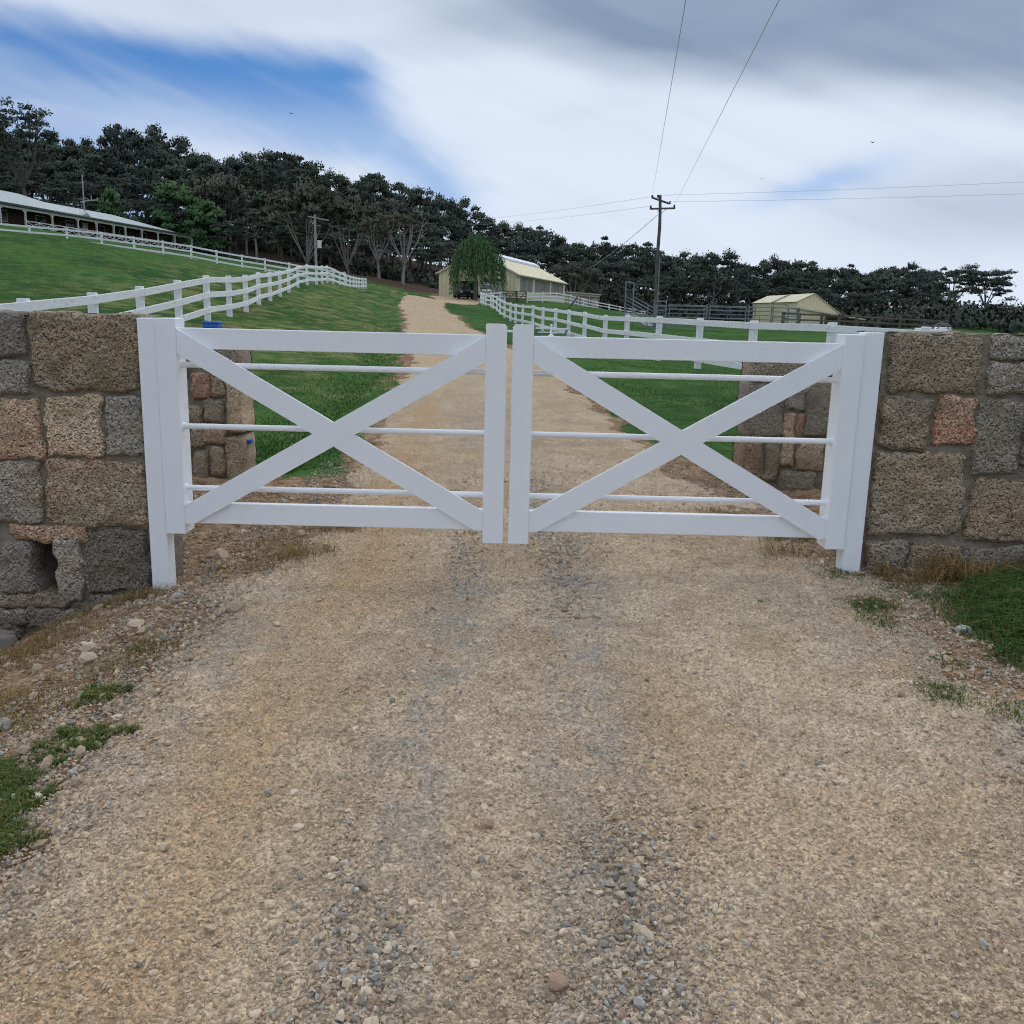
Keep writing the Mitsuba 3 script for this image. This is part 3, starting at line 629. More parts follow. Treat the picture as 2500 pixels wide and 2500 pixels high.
# the small cream shed on the right, with its lean-to
k = thing('hay_shed', 'small cream metal shed with an open dark lean-to beyond the cattle yard', 'shed')
x0, x1, xa, y0, y1, e0, ea, e1, zb = 38.1, 43.8, 40.3, 130.0, 154.0, 3.52, 4.58, 2.05, -0.3
part(k, 'front_wall', prism([(x0, zb), (x1, zb), (x1, e1), (xa, ea), (x0, e0)], y0, y0 + 0.12), 'm_cream')
part(k, 'back_wall', prism([(x0, zb), (x1, zb), (x1, e1), (xa, ea), (x0, e0)], y1 - 0.12, y1), 'm_cream')
part(k, 'left_wall', box(x0, x0 + 0.12, y0 + 0.122, y1 - 0.122, zb, e0), 'm_cream')
part(k, 'roof', sheet([(xa, y0 - 0.2, ea + 0.12), (xa, y1 + 0.2, ea + 0.12), (x0 - 0.25, y1 + 0.2, e0 + 0.0), (x0 - 0.25, y0 - 0.2, e0 + 0.0)], 0.05), 'm_cream_roof')
part(k, 'roof', sheet([(xa, y0 - 0.2, ea + 0.12), (xa, y1 + 0.2, ea + 0.12), (x1 + 0.25, y1 + 0.2, e1 + 0.0), (x1 + 0.25, y0 - 0.2, e1 + 0.0)], 0.05), 'm_cream_roof')
part(k, 'translucent_sheet', sheet([(xa - 0.05, 140.5, ea + 0.16), (xa - 0.05, 142.5, ea + 0.16), (x0 - 0.25, 142.5, e0 + 0.06), (x0 - 0.25, 140.5, e0 + 0.06)], 0.04), 'm_mesh')
part(k, 'lean_to_wall', prism([(x0 - 0.6, zb), (40.85, zb), (40.85, 2.0), (x0 - 0.6, 2.58)], 126.5, 126.6), 'm_cream')
part(k, 'lean_to_roof', sheet([(x0 - 0.75, 126.2, 2.68), (x0 - 0.75, 129.9, 2.72), (46.2, 129.9, 1.62), (46.2, 126.2, 1.42)], 0.14), 'm_cream_trim')
part(k, 'lean_to_back', box(40.9, 46.1, 129.5, 129.6, zb, 1.4), 'm_timber')
for x in (41.0, 43.5, 46.0):
    part(k, 'lean_to_post', box(x - 0.07, x + 0.07, 126.4, 126.54, zb, 1.93 - (x - 41.0) * 0.125), 'm_timber')

# the homestead: verandah all along the front
k = thing('homestead', 'long low homestead with a pale metal roof and white verandah posts on the left hill', 'house')
V0, V1 = np.array([-50.7, 150.0]), np.array([-56.6, 104.0])
M = frame((V0[0], V0[1], 0), V1 - V0)        # u runs along the front from the far right end to the near left end, w (to the left of u) points at the driveway
Lh, fl = 66.0, 9.15
part(k, 'floor', at(M, box(-0.2, Lh, -12, 0.15, fl - 2.2, fl)), 'm_brick')
part(k, 'wall', at(M, box(6.0, Lh, -11.0, -2.6, fl, fl + 2.6)), 'm_brick')
for a in (9, 14.5, 20, 27, 33, 40, 47, 55):
    w_ = part(k, 'window', at(M, box(a, a + 1.8, -2.59, -2.54, fl + 0.8, fl + 2.1)), 'm_trim')
    part(w_, 'pane', at(M, box(a + 0.1, a + 1.7, -2.538, -2.52, fl + 0.9, fl + 2.0)), 'm_glass')
part(k, 'door', at(M, box(24.0, 25.2, -2.59, -2.53, fl + 0.02, fl + 2.1)), 'm_trim')
ez, rz, ov = fl + 2.55, fl + 4.25, 0.35
R1, R2 = 13.0, 33.0
roof = [(6.0, ov, ez), (34.0, ov, ez), (34.0, -5.5, rz), (R1, -5.5, rz)]
hip = lambda pts, n, m='m_pale_roof': part(k, n, at(M, sheet(pts, 0.07)), m)
hip([(6.0, ov, ez), (35.5, ov, ez), (35.5, -5.5, rz), (12.5, -5.5, rz)], 'roof')
hip([(6.0, ov, ez), (6.0, -11.5, ez), (12.5, -5.5, rz), (12.5, -5.5, rz - 0.001)], 'roof')
hip([(6.0, -11.5, ez), (35.5, -11.5, ez), (35.5, -5.5, rz), (12.5, -5.5, rz)], 'roof')
hip([(28.5, ov + 0.02, ez + 0.03), (Lh, ov + 0.02, ez + 0.03), (Lh, -5.5, rz + 0.42), (33.5, -5.5, rz + 0.42)], 'roof')
hip([(28.5, ov + 0.02, ez + 0.03), (28.5, -11.5, ez + 0.03), (33.5, -5.5, rz + 0.42), (33.5, -5.5, rz + 0.419)], 'roof')
hip([(28.5, -11.5, ez + 0.03), (Lh, -11.5, ez + 0.03), (Lh, -5.5, rz + 0.42), (33.5, -5.5, rz + 0.42)], 'roof')
part(k, 'gablet', at(M, prism([(28.0, ez + 0.05), (29.6, ez + 0.05), (28.8, ez + 0.5)], -0.45, 0.4)), 'm_pale_roof')
part(k, 'end_verandah_roof', at(M, sheet([(-0.3, ov, ez - 0.12), (6.1, ov, ez + 0.0), (6.1, -11.5, ez + 0.0), (-0.3, -11.5, ez - 0.12)], 0.07)), 'm_green_trim')
part(k, 'gutter', at(M, box(-0.3, Lh, ov + 0.03, ov + 0.15, ez - 0.24, ez - 0.09)), 'm_green_trim')
part(k, 'verandah_beam', at(M, box(0, Lh, -0.06, 0.06, ez - 0.50, ez - 0.25)), 'm_trim')
us = [0.05, 5.5, 10.5, 15.0, 19.3, 22.2, 26.2, 30.3, 35.5, 40.5, 44.8, 48.8, 53, 58, 63]
for u in us:
    p = part(k, 'verandah_post', at(M, box(u - 0.09, u + 0.09, -0.09, 0.09, fl, ez - 0.52)), 'm_trim')
    part(p, 'bracket', at(M, cat([prism([(u + 0.09, ez - 1.0), (u + 0.14, ez - 0.72), (u + 0.5, ez - 0.52), (u + 0.09, ez - 0.52)], -0.03, 0.03), prism([(u - 0.09, ez - 1.0), (u - 0.09, ez - 0.52), (u - 0.5, ez - 0.52), (u - 0.14, ez - 0.72)], -0.03, 0.03)])), 'm_trim')
for a, b in zip(us[:-1], us[1:]):
    if abs(a - 40.5) < 0.1:
        continue
    n = 2 if b - a > 3.5 else 1
    bits = [box(a + 0.1, b - 0.1, -0.04, 0.04, fl + 0.88, fl + 0.98), box(a + 0.1, b - 0.1, -0.04, 0.04, fl + 0.12, fl + 0.2)]
    for i in range(n):
        c, d = a + 0.1 + (b - a - 0.2) * i / n, a + 0.1 + (b - a - 0.2) * (i + 1) / n
        bits += [beam((c, 0.0, fl + 0.2), (d, 0.0, fl + 0.88), 0.04, 0.08), beam((c, 0.05, fl + 0.88), (d, 0.05, fl + 0.2), 0.04, 0.08), box(d - 0.04, d + 0.04, -0.04, 0.04, fl + 0.2, fl + 0.88)]
    part(k, 'railing', at(M, cat(bits)), 'm_trim')
# outdoor furniture glimpsed on the verandah
for u, w_ in ((2.6, 'at the far right end'), (8.0, 'second from the right end'), (12.4, 'third from the right end')):
    f = thing('verandah_table', f'grey covered table on the homestead verandah, {w_}', 'table', 'covered tables on the verandah')
    part(f, 'tabletop', at(M, box(u - 1.0, u + 1.0, -1.7, -0.8, fl + 0.82, fl + 0.92, 0.02)), 'm_galv')
    part(f, 'leg', at(M, box(u - 0.9, u - 0.8, -1.3, -1.2, fl, fl + 0.815)), 'm_galv')
    part(f, 'leg', at(M, box(u + 0.8, u + 0.9, -1.3, -1.2, fl, fl + 0.815)), 'm_galv')

k = thing('antenna_mast', 'thin pale antenna mast with a side arm behind the homestead roof', 'antenna')
part(k, 'mast', tube([(-57.2, 128, 8.5), (-57.2, 128, 17.5)], 0.09, 8), 'm_pale_pole', smooth=True)
part(k, 'arm', cat([tube([(-57.2, 128, 14.2), (-55.4, 128, 14.35)], 0.07, 6), tube([(-56.2, 128, 14.3), (-56.2, 128, 14.9)], 0.06, 6), tube([(-55.4, 128, 14.2), (-55.4, 128, 14.7)], 0.06, 6), tube([(-57.2, 128, 14.7), (-56.5, 128, 14.3)], 0.03, 6)]), 'm_pale_pole')

# power poles and lines
k = thing('power_pole', 'tall dark timber power pole with two crossarms by the cattle yard', 'power pole')
zs = np.linspace(0, 11.1, 9)
px = 12.35 + 0.05 * np.sin(zs * 0.9) - 0.01 * zs
part(k, 'pole', tube(np.stack([px, zs * 0 + 85, 0.45 + zs], -1), np.linspace(0.19, 0.125, 9), 10), 'm_pole', smooth=50)
part(k, 'cable_guard', tube([(12.47, 84.78, 0.5), (12.45, 84.8, 6.3)], 0.05, 8), 'm_galv', smooth=True)
part(k, 'crossarm', beam((11.45, 84.83, 11.32), (13.0, 84.83, 10.84), 0.12, 0.16), 'm_pole')
part(k, 'crossarm', beam((11.35, 84.82, 10.36), (13.55, 84.82, 10.47), 0.12, 0.15), 'm_pole')
part(k, 'arm_brace', cat([tube([(11.95, 84.80, 10.33), (12.3, 84.82, 9.95)], 0.02, 6), tube([(12.8, 84.80, 10.4), (12.3, 84.82, 9.95)], 0.02, 6)]), 'm_galv')
for x, z in ((11.5, 11.34), (12.0, 11.36), (13.06, 10.86), (11.42, 10.48), (13.46, 10.58)):
    part(k, 'insulator', tube([(x, 84.8, z - 0.08), (x, 84.8, z + 0.03), (x, 84.8, z + 0.05), (x, 84.8, z + 0.16)], [0.05, 0.10, 0.06, 0.10], 8), 'm_porcelain', smooth=50)
k = thing('power_pole', 'pale timber power pole with one crossarm and a meter box near the homestead', 'power pole')
part(k, 'pole', tube([(-19.9, 95, 3.3), (-19.95, 95, 10.15)], [0.14, 0.10], 10), 'm_pale_pole', smooth=50)
part(k, 'crossarm', beam((-20.6, 94.87, 9.95), (-18.55, 94.87, 9.62), 0.08, 0.12), 'm_pale_pole')
part(k, 'meter_box', box(-19.72, -19.35, 94.8, 95.0, 7.0, 7.75, 0.01), 'm_trim')


def wire(label, p0, p1, sag, r, group=None, n=14):
    t = np.linspace(0, 1, n)[:, None]
    p = np.asarray(p0) * (1 - t) + np.asarray(p1) * t
    p[:, 2:] -= sag * 4 * t * (1 - t)
    key = thing('power_line', label, 'wire', group)
    scene[key] = mikit.ply(tube(p, r, 5), 'm_wire', smooth=True)


wire('left one of the two wires rising overhead from the tall power pole', (11.5, 84.8, 11.5), (0.45, 1.0, 4.1), 0.0, 0.0055)
wire('right one of the two wires rising overhead from the tall power pole', (13.46, 84.8, 10.72), (1.42, 1.0, 4.25), 0.0, 0.0055)
wire('upper wire running from the tall power pole to the right edge', (12.0, 84.8, 11.5), (56.0, 60.0, 11.75), 0.25, 0.011)
wire('lower wire running from the tall power pole to the right edge', (13.06, 84.8, 11.0), (56.5, 60.0, 10.75), 0.25, 0.011)
wire('upper wire running from the tall power pole to the left above the trees', (11.5, 84.85, 11.4), (-10.0, 190.0, 18.6), 0.3, 0.014)
wire('lower wire running from the tall power pole to the left above the trees', (11.42, 84.85, 10.6), (-10.0, 190.0, 17.6), 0.3, 0.014)
wire('service wire dropping from the tall power pole towards the cream shed', (12.1, 85.1, 9.9), (9.3, 118.0, 7.0), 0.15, 0.025)

# cattle yard: tube panels, frames and a loading ramp
zy = 0.3


def panel(key, x0, y0, x1, y1, top, n=6, post=True):
    a, b = np.array([x0, y0]), np.array([x1, y1])
    zz = np.linspace(0.32, top - 0.03, n)
    for z in zz:
        part(key, 'rail', tube([(x0, y0, zy + z), (x1, y1, zy + z)], 0.038, 6), 'm_galv', smooth=True)
    for p in (a, b):
        part(key, 'upright', tube([(p[0], p[1], zy - 0.1), (p[0], p[1], zy + top + 0.06)], 0.045, 8), 'm_galv', smooth=True)
    m = (a + b) / 2
    part(key, 'stay', tube([(m[0], m[1] - 0.03, zy + 0.32), (m[0], m[1] - 0.03, zy + top * 0.62)], 0.03, 6), 'm_galv', smooth=True)


for i, (x0, y0, x1, y1, lab) in enumerate(((11.2, 70, 13.95, 70, 'steel cattle panel just right of the tall power pole'), (14.15, 70, 16.8, 70, 'steel cattle panel second to the right of the power pole'), (17.0, 70, 19.1, 71.6, 'steel cattle panel third to the right of the power pole'), (19.25, 71.7, 21.6, 73, 'steel cattle panel beside the tube gateway in front of the small shed'),
                                         (11.4, 78, 15.5, 79, 'steel cattle panel at the back of the yard, left'), (15.7, 79, 20.0, 80, 'steel cattle panel at the back of the yard, right'), (10.2, 71, 11.0, 70.4, 'short steel panel between the loading ramp and the power pole'))):
    k = thing('cattle_panel', lab, 'cattle panel', 'steel panels of the cattle yard')
    panel(k, x0, y0, x1, y1, 1.85 if i < 6 else 2.1)
k = thing('yard_gateway', 'rounded steel tube gateway in front of the small cream shed', 'gate frame')
part(k, 'arch', tube([(19.75, 74, 0.2), (19.75, 74, 2.25), (19.9, 74, 2.42), (20.9, 74, 2.38), (21.05, 74, 2.2), (21.05, 74, 0.2)], 0.045, 8), 'm_galv', smooth=True)
part(k, 'rail', tube([(19.75, 74, 1.4), (21.05, 74, 1.38)], 0.04, 6), 'm_galv')
k = thing('loading_ramp', 'steel cattle loading ramp with a tall end frame left of the power pole', 'ramp')
for x, y in ((8.15, 72), (8.85, 72.9)):
    part(k, 'upright', tube([(x, y, 0.1), (x, y, 3.75)], 0.05, 8), 'm_galv', smooth=True)
part(k, 'head_rail', tube([(8.15, 72, 3.72), (8.85, 72.9, 3.72)], 0.05, 8), 'm_galv', smooth=True)
part(k, 'platform', sheet([(8.1, 72, 1.45), (8.9, 72.9, 1.45), (10.5, 71.9, 0.55), (9.7, 70.9, 0.55)], 0.08), 'm_galv')
for dx, dy in ((0, 0), (0.7, 0.9)):
    for z in np.linspace(0.2, 1.25, 5):
        part(k, 'side_rail', tube([(8.15 + dx, 72 + dy, 1.45 + z), (9.75 + dx, 71 + dy, 0.55 + z)], 0.035, 6), 'm_galv', smooth=True)
    part(k, 'upright', tube([(9.75 + dx, 71 + dy, 0.1), (9.75 + dx, 71 + dy, 2.0)], 0.045, 8), 'm_galv', smooth=True)
k = thing('yard_fence', 'dark weathered timber yard rails in front of the small cream shed', 'fence')
fence(k, [(21.8, 78), (23.4, 79), (25.6, 80), (27.4, 81), (29.6, 83), (32.2, 85), (35, 87), (38.5, 90), (42, 93)], 1.5, (0.5, 0.95, 1.4), 0.14, -1, post=0.2, thick=0.05, mat='m_timber')

# dark double timber gate in the white fence by the shed
for (a, b, lab) in (((-1.32, 112.5), (-0.12, 113.0), 'left leaf of the small dark timber gate in front of the cream shed'), ((-0.02, 113.05), (1.05, 113.5), 'right leaf of the small dark timber gate in front of the cream shed')):
    k = thing('timber_gate', lab, 'gate', 'leaves of the dark timber gate')
    z = float(G(*np.mean([a, b], 0))) + 0.08
    for q in (a, b):
        part(k, 'stile', box(q[0] - 0.05, q[0] + 0.05, q[1] - 0.05, q[1] + 0.05, z, z + 1.25), 'm_brown_timber')
    for h in (0.1, 0.38, 0.66, 0.93, 1.18):
        part(k, 'rail', beam((*a, z + h), (*b, z + h), 0.04, 0.09), 'm_brown_timber')
    part(k, 'brace', beam((a[0], a[1] - 0.05, z + 0.1), (b[0], b[1] - 0.05, z + 1.15), 0.04, 0.09), 'm_brown_timber')


# vehicles half hidden under the willow
bsdf('m_dark_paint', (0.012, 0.014, 0.020), 0.25, 0.5)
bsdf('m_white_paint', (0.74, 0.75, 0.76), 0.3, 0.5)
bsdf('m_tyre', (0.02, 0.02, 0.02), 0.9, 0.1)
bsdf('m_lamp', (0.45, 0.45, 0.43), 0.2, 0.6)


def vehicle(label, catg, x, y, yaw, paint, ute):
    k = thing('parked_car' if not ute else 'parked_ute', label, catg)
    z = float(G(x, y))
    M = trimesh.transformations.rotation_matrix(yaw, [0, 0, 1])
    M[:3, 3] = (x, y, z)
    prof = [(-2.3, 0.45), (-2.3, 0.98), (-0.55, 1.06), (-0.55, 0.45)] if ute else None
    body = [(-2.3, 0.42), (2.2, 0.42), (2.3, 0.62), (2.22, 0.95), (1.15, 1.08), (-2.28, 1.1), (-2.34, 0.8)]
    cab = [(-0.75, 1.06), (1.05, 1.06), (0.35, 1.70), (-0.55, 1.74)] if ute else [(-2.2, 1.06), (1.1, 1.06), (0.35, 1.70), (-1.95, 1.74)]
    b = prism(body, -0.9, 0.9)
    b = b.subdivide().subdivide()
    v = np.array(b.vertices)
    v[:, 1] *= 1 - 0.10 * sstep(1.2, 2.3, np.abs(v[:, 0]))
    part(k, 'body', at(M, trimesh.Trimesh(v, b.faces)), paint)
    c = prism(cab, -0.78, 0.78)
    v = np.array(c.vertices)
    v[:, 1] *= 1 - 0.2 * sstep(1.1, 1.7, v[:, 2])
    part(k, 'cab', at(M, trimesh.Trimesh(v, c.faces)), paint)
    part(k, 'windscreen', at(M, sheet([(1.03, -0.68, 1.12), (1.03, 0.68, 1.12), (0.42, 0.56, 1.66), (0.42, -0.56, 1.66)], 0.015)), 'm_glass')
    for s in (-1, 1):
        part(k, 'side_window', at(M, trimesh.Trimesh([(a, s * (0.785 - 0.15 * t), zz) for a, zz, t in ((-0.6, 1.14, 0), (0.8, 1.14, 0), (0.3, 1.62, 0.95), (-0.5, 1.64, 0.95))] + [(a, s * (0.80 - 0.15 * t), zz) for a, zz, t in ((-0.6, 1.14, 0), (0.8, 1.14, 0), (0.3, 1.62, 0.95), (-0.5, 1.64, 0.95))]).convex_hull), 'm_glass')
        part(k, 'headlight', at(M, box(2.2, 2.275, s * 0.62 - 0.18, s * 0.62 + 0.18, 0.72, 0.9, 0.01)), 'm_lamp')
        for a in (-1.45, 1.4):
            w = trimesh.creation.cylinder(radius=0.36, height=0.24, sections=20)
            w.apply_transform(trimesh.transformations.rotation_matrix(math.pi / 2, [1, 0, 0]))
            w.apply_translation((a, s * 0.80, 0.36))
            part(k, 'wheel', at(M, w), 'm_tyre')
    part(k, 'grille', at(M, box(2.26, 2.31, -0.4, 0.4, 0.55, 0.8, 0.01)), 'm_tyre')


vehicle('dark car parked under the willow in front of the cream shed', 'car', -6.45, 114.6, -1.35, 'm_dark_paint', False)
vehicle('white ute parked behind the corner of the white fence by the willow', 'ute', -3.75, 117.6, -1.45, 'm_white_paint', True)
# forest: x, y, height, crown radius
WOOD = [(-110,200,18.1,3.5),(-107,197,17.5,3.1),(-104,200,16.6,4.6),(-100,200,15.4,4.1),(-99,203,15.1,3.2),(-95,203,15.2,4.4),(-92,201,15.7,3.7),(-89,200,15.2,3.2),(-86,200,16.0,3.4),(-82,200,17.9,2.9),(-79,201,19.3,4.3),(-75,201,19.4,3.9),(-72,201,17.8,3.8),(-69,202,15.6,4.0),(-67,202,15.4,3.8),(-64,205,15.7,4.0),(-61,203,14.8,3.6),(-57,203,16.6,2.8),(-55,207,17.0,3.3),(-51,202,17.9,3.3),(-47,202,18.5,3.4),(-45,202,17.6,3.8),(-42,202,16.3,2.9),(-39,206,16.2,3.3),(-36,209,16.6,3.2),(-33,209,15.9,3.6),(-31,207,17.1,2.9),(-28,212,17.5,3.1),(-25,212,16.5,3.9),(-21,214,15.8,2.9),(-17,213,16.5,3.0),(-15,214,16.7,3.2),(-11,215,14.5,3.3),(-6,216,13.7,3.4),(-3,215,12.6,3.8),(2,217,13.4,3.0),(3,221,13.6,2.9),(7,218,13.7,3.5),(11,219,13.4,3.3),(15,220,13.2,3.0),(18,222,13.1,3.0),(21,223,14.8,3.6),(28,226,15.6,4.1),(31,227,15.0,3.3),(34,226,14.7,4.0),(37,223,14.3,4.0),(40,220,16.1,3.2),(43,222,16.1,2.9),(48,221,15.9,4.2),(49,219,14.2,2.9),(55,221,14.3,3.2),(59,221,15.3,3.1),(62,218,15.0,3.3),(65,222,15.2,3.4),(69,222,15.1,3.7),(73,221,13.8,3.3),(77,221,13.9,3.1),(80,220,13.8,3.1),(83,219,14.1,3.5),(87,220,13.8,4.0),(89,215,15.1,3.0),(92,218,15.1,3.3),(-104,187,15.2,4.5),(-100,189,12.1,3.5),(-95,190,11.0,4.0),(-93,194,11.3,4.1),(-86,191,11.9,4.2),(-82,189,12.8,4.0),(-80,192,13.3,3.5),(-74,194,15.3,3.7),(-70,194,15.3,4.0),(-64,191,12.7,4.7),(-61,192,13.6,4.0),(-58,191,12.3,4.4),(-51,191,14.2,3.7),(-48,196,14.4,4.6),(-44,197,13.4,3.4),(-40,198,12.5,3.3),(-36,198,13.4,4.1),(-32,198,12.5,4.8),(-28,198,14.4,4.0),(-22,197,13.1,4.7),(-20,201,12.6,3.6),(-96,176,11.5,3.6),(-95,180,9.6,3.6),(-89,176,9.3,2.9),(-87,179,8.0,3.8),(-81,178,10.2,3.6),(-78,179,9.4,3.4),(-73,178,10.1,4.1),(-69,180,12.1,3.1),(-64,180,10.5,3.6),(-62,183,10.0,4.0),(-55,181,10.5,3.9),(-51,179,9.4,3.0),(-47,180,10.5,4.2),(-44,180,11.4,3.6),(-40,182,10.2,4.4),(-35,182,11.6,3.2),(-32,184,10.9,4.0),(-28,187,10.4,3.7),(-24,186,10.4,3.5),(-18,188,10.6,3.9),(-91,164,7.8,3.9),(-87,165,7.5,3.8),(-85,166,7.0,3.2),(-81,168,7.3,3.3),(-77,167,7.7,3.4),(-74,167,8.0,3.4),(-71,168,8.1,3.9),(-66,168,9.3,3.9),(-60,166,8.4,4.1),(-58,170,7.3,4.2),(-54,170,8.4,3.7),(-50,171,7.1,4.0),(-47,167,7.7,2.9),(-42,169,9.7,2.8),(-40,170,8.8,3.0),(-35,171,8.0,3.1),(-30,170,8.3,3.1),(-26,173,8.4,3.9),(-24,176,8.5,2.9),(-18,173,8.1,3.6),(-16,175,8.3,3.6),(-85,153,5.1,3.6),(-74,155,5.3,2.8),(-70,155,5.1,3.5),(-67,154,6.2,2.7),(-62,154,6.0,2.7),(-59,156,6.9,2.9),(-56,157,6.5,3.5),(-53,155,6.1,2.6),(-51,158,5.1,3.3),(-47,157,6.1,3.7),(-42,155,7.3,3.5),(-38,155,6.5,3.6),(-34,156,6.3,3.8),(-31,159,5.8,3.3),(-28,162,6.5,3.6),(-23,159,6.8,3.4),(-21,162,6.5,3.9),(-13,162,6.8,3.7),(-14,198,12.7,3.9),(-11,197,10.6,3.4),(-6,203,9.7,4.1),(-1,201,8.7,3.2),(2,201,10.2,3.3),(7,205,9.9,2.8),(11,204,10.7,3.7),(15,208,9.6,3.7),(20,207,10.4,3.7),(24,207,12.8,3.6),(27,210,12.2,3.6),(32,205,11.5,3.8),(37,209,12.5,3.0),(42,210,13.4,3.7),(46,204,12.5,4.2),(50,206,10.7,3.0),(54,208,11.2,3.2),(58,208,13.1,4.1),(61,205,12.6,3.4),(66,206,11.4,3.6),(72,204,11.6,3.0),(73,200,11.5,3.3),(77,200,11.3,3.5),(83,204,10.9,2.9),(84,198,11.8,3.4),(89,202,9.8,3.1),(-13,183,7.9,3.1),(-10,186,7.9,2.7),(-6,186,6.5,3.3),(-3,189,6.3,2.7),(1,188,7.5,3.2),(6,187,7.0,3.8),(10,191,7.6,2.6),(14,193,7.1,3.4),(18,190,7.3,3.8),(24,195,8.1,3.0),(28,191,8.7,3.9),(31,195,8.8,3.0),(35,192,9.7,3.4),(39,191,10.2,3.9),(44,193,9.5,3.0),(48,191,8.3,3.5),(50,190,8.5,3.8),(54,188,9.0,2.7),(59,192,8.5,3.7),(60,187,8.3,2.8),(65,190,7.2,2.6),(69,190,7.6,3.3),(71,189,8.0,2.7),(75,184,7.2,2.9),(79,184,7.9,3.0)]
# ------------------------------------------------------------------ trees
def leaf_color(p, n, uv):
    a = mix((0.042, 0.056, 0.048), (0.105, 0.125, 0.094), uv.x)
    return mix(a, mi.Color3f(0.17, 0.13, 0.10), dr.clip(uv.y, 0, 1)) * (0.7 + 0.6 * noise(p.x * 0.7, p.y * 0.7, p.z * 0.7))


scene['m_leaf'] = {'type': 'twosided', 'bsdf': {'type': 'diffuse', 'reflectance': proc(leaf_color)}}
scene['m_willow'] = {'type': 'twosided', 'bsdf': {'type': 'diffuse', 'reflectance': proc(lambda p, n, uv: mix((0.050, 0.100, 0.046), (0.14, 0.225, 0.105), uv.x))}}
scene['m_bark'] = {'type': 'twosided', 'bsdf': {'type': 'diffuse', 'reflectance': proc(lambda p, n, uv: mix((0.15, 0.135, 0.122), (0.38, 0.35, 0.32), fbm(p.x * 1.5, p.y * 1.5, p.z * 0.7, 3)))}}
scene['m_dark_bark'] = {'type': 'twosided', 'bsdf': {'type': 'diffuse', 'reflectance': proc(lambda p, n, uv: mix((0.06, 0.052, 0.047), (0.20, 0.178, 0.16), fbm(p.x * 1.5, p.y * 1.5, p.z * 0.7, 3)))}}


LEAF_T = []
LEAF_N = []                          # the sprays of a tuft are lit as parts of its rounded outline


def leaves(c, r, n, size, g, flat=1.2):
    """n leaf sprays, triangles about size wide, in a tuft at c of radii r, most of them in its upper shell."""
    d = g.normal(size=(n, 3))
    d /= np.linalg.norm(d, axis=1, keepdims=True)
    d[:, 2] = np.where(d[:, 2] < -0.25, -d[:, 2] * 0.6, d[:, 2])
    p = c + d * r * np.clip(g.normal(0.72, 0.26, (n, 1)), 0.05, 1.15)
    a = g.normal(size=(n, 3))
    a[:, 2] *= flat
    b = g.normal(size=(n, 3))
    b[:, 2] *= flat
    a /= np.linalg.norm(a, axis=1, keepdims=True)
    b -= (a * b).sum(1, keepdims=True) * a
    b /= np.linalg.norm(b, axis=1, keepdims=True)
    s = size * g.uniform(0.6, 1.4, (n, 1))
    nrm = (p - c) / r + [0, 0, 0.25] + g.normal(0, 0.12, (n, 3))
    LEAF_T.append(np.clip(0.8 * g.uniform(0, 1) + 0.2 * g.uniform(0, 1, n), 0, 1))
    LEAF_N.append(np.repeat(nrm / np.linalg.norm(nrm, axis=1, keepdims=True), 3, axis=0))
    return np.stack([p + a * s, p - a * s * 0.5 + b * s * 0.7, p - a * s * 0.5 - b * s * 0.7], 1).reshape(-1, 3)


def crown_mesh(tri_pts, g, red=0.0, tone=None):
    n = len(tri_pts) // 3
    u = np.concatenate(LEAF_T) if tone is None else tone
    LEAF_T.clear()
    uv = np.repeat(np.stack([u, np.full(n, red) * g.uniform(0.5, 1.2, n)], -1), 3, axis=0)
    m = trimesh.Trimesh(tri_pts, np.arange(3 * n).reshape(-1, 3), process=False)
    nr = np.vstack(LEAF_N) if LEAF_N else np.zeros((0, 3))
    LEAF_N.clear()
    m.metadata['n'] = nr if len(nr) == 3 * n else None
    return m, uv


def crown_part(key, m, mat, uv):
    scene[key] = {'type': 'ply', 'filename': meshkit.write_ply((np.asarray(m.vertices), np.asarray(m.faces)), False, uv, None, normals=m.metadata['n']), 'face_normals': False, 'bsdf': {'type': 'ref', 'id': mat}}


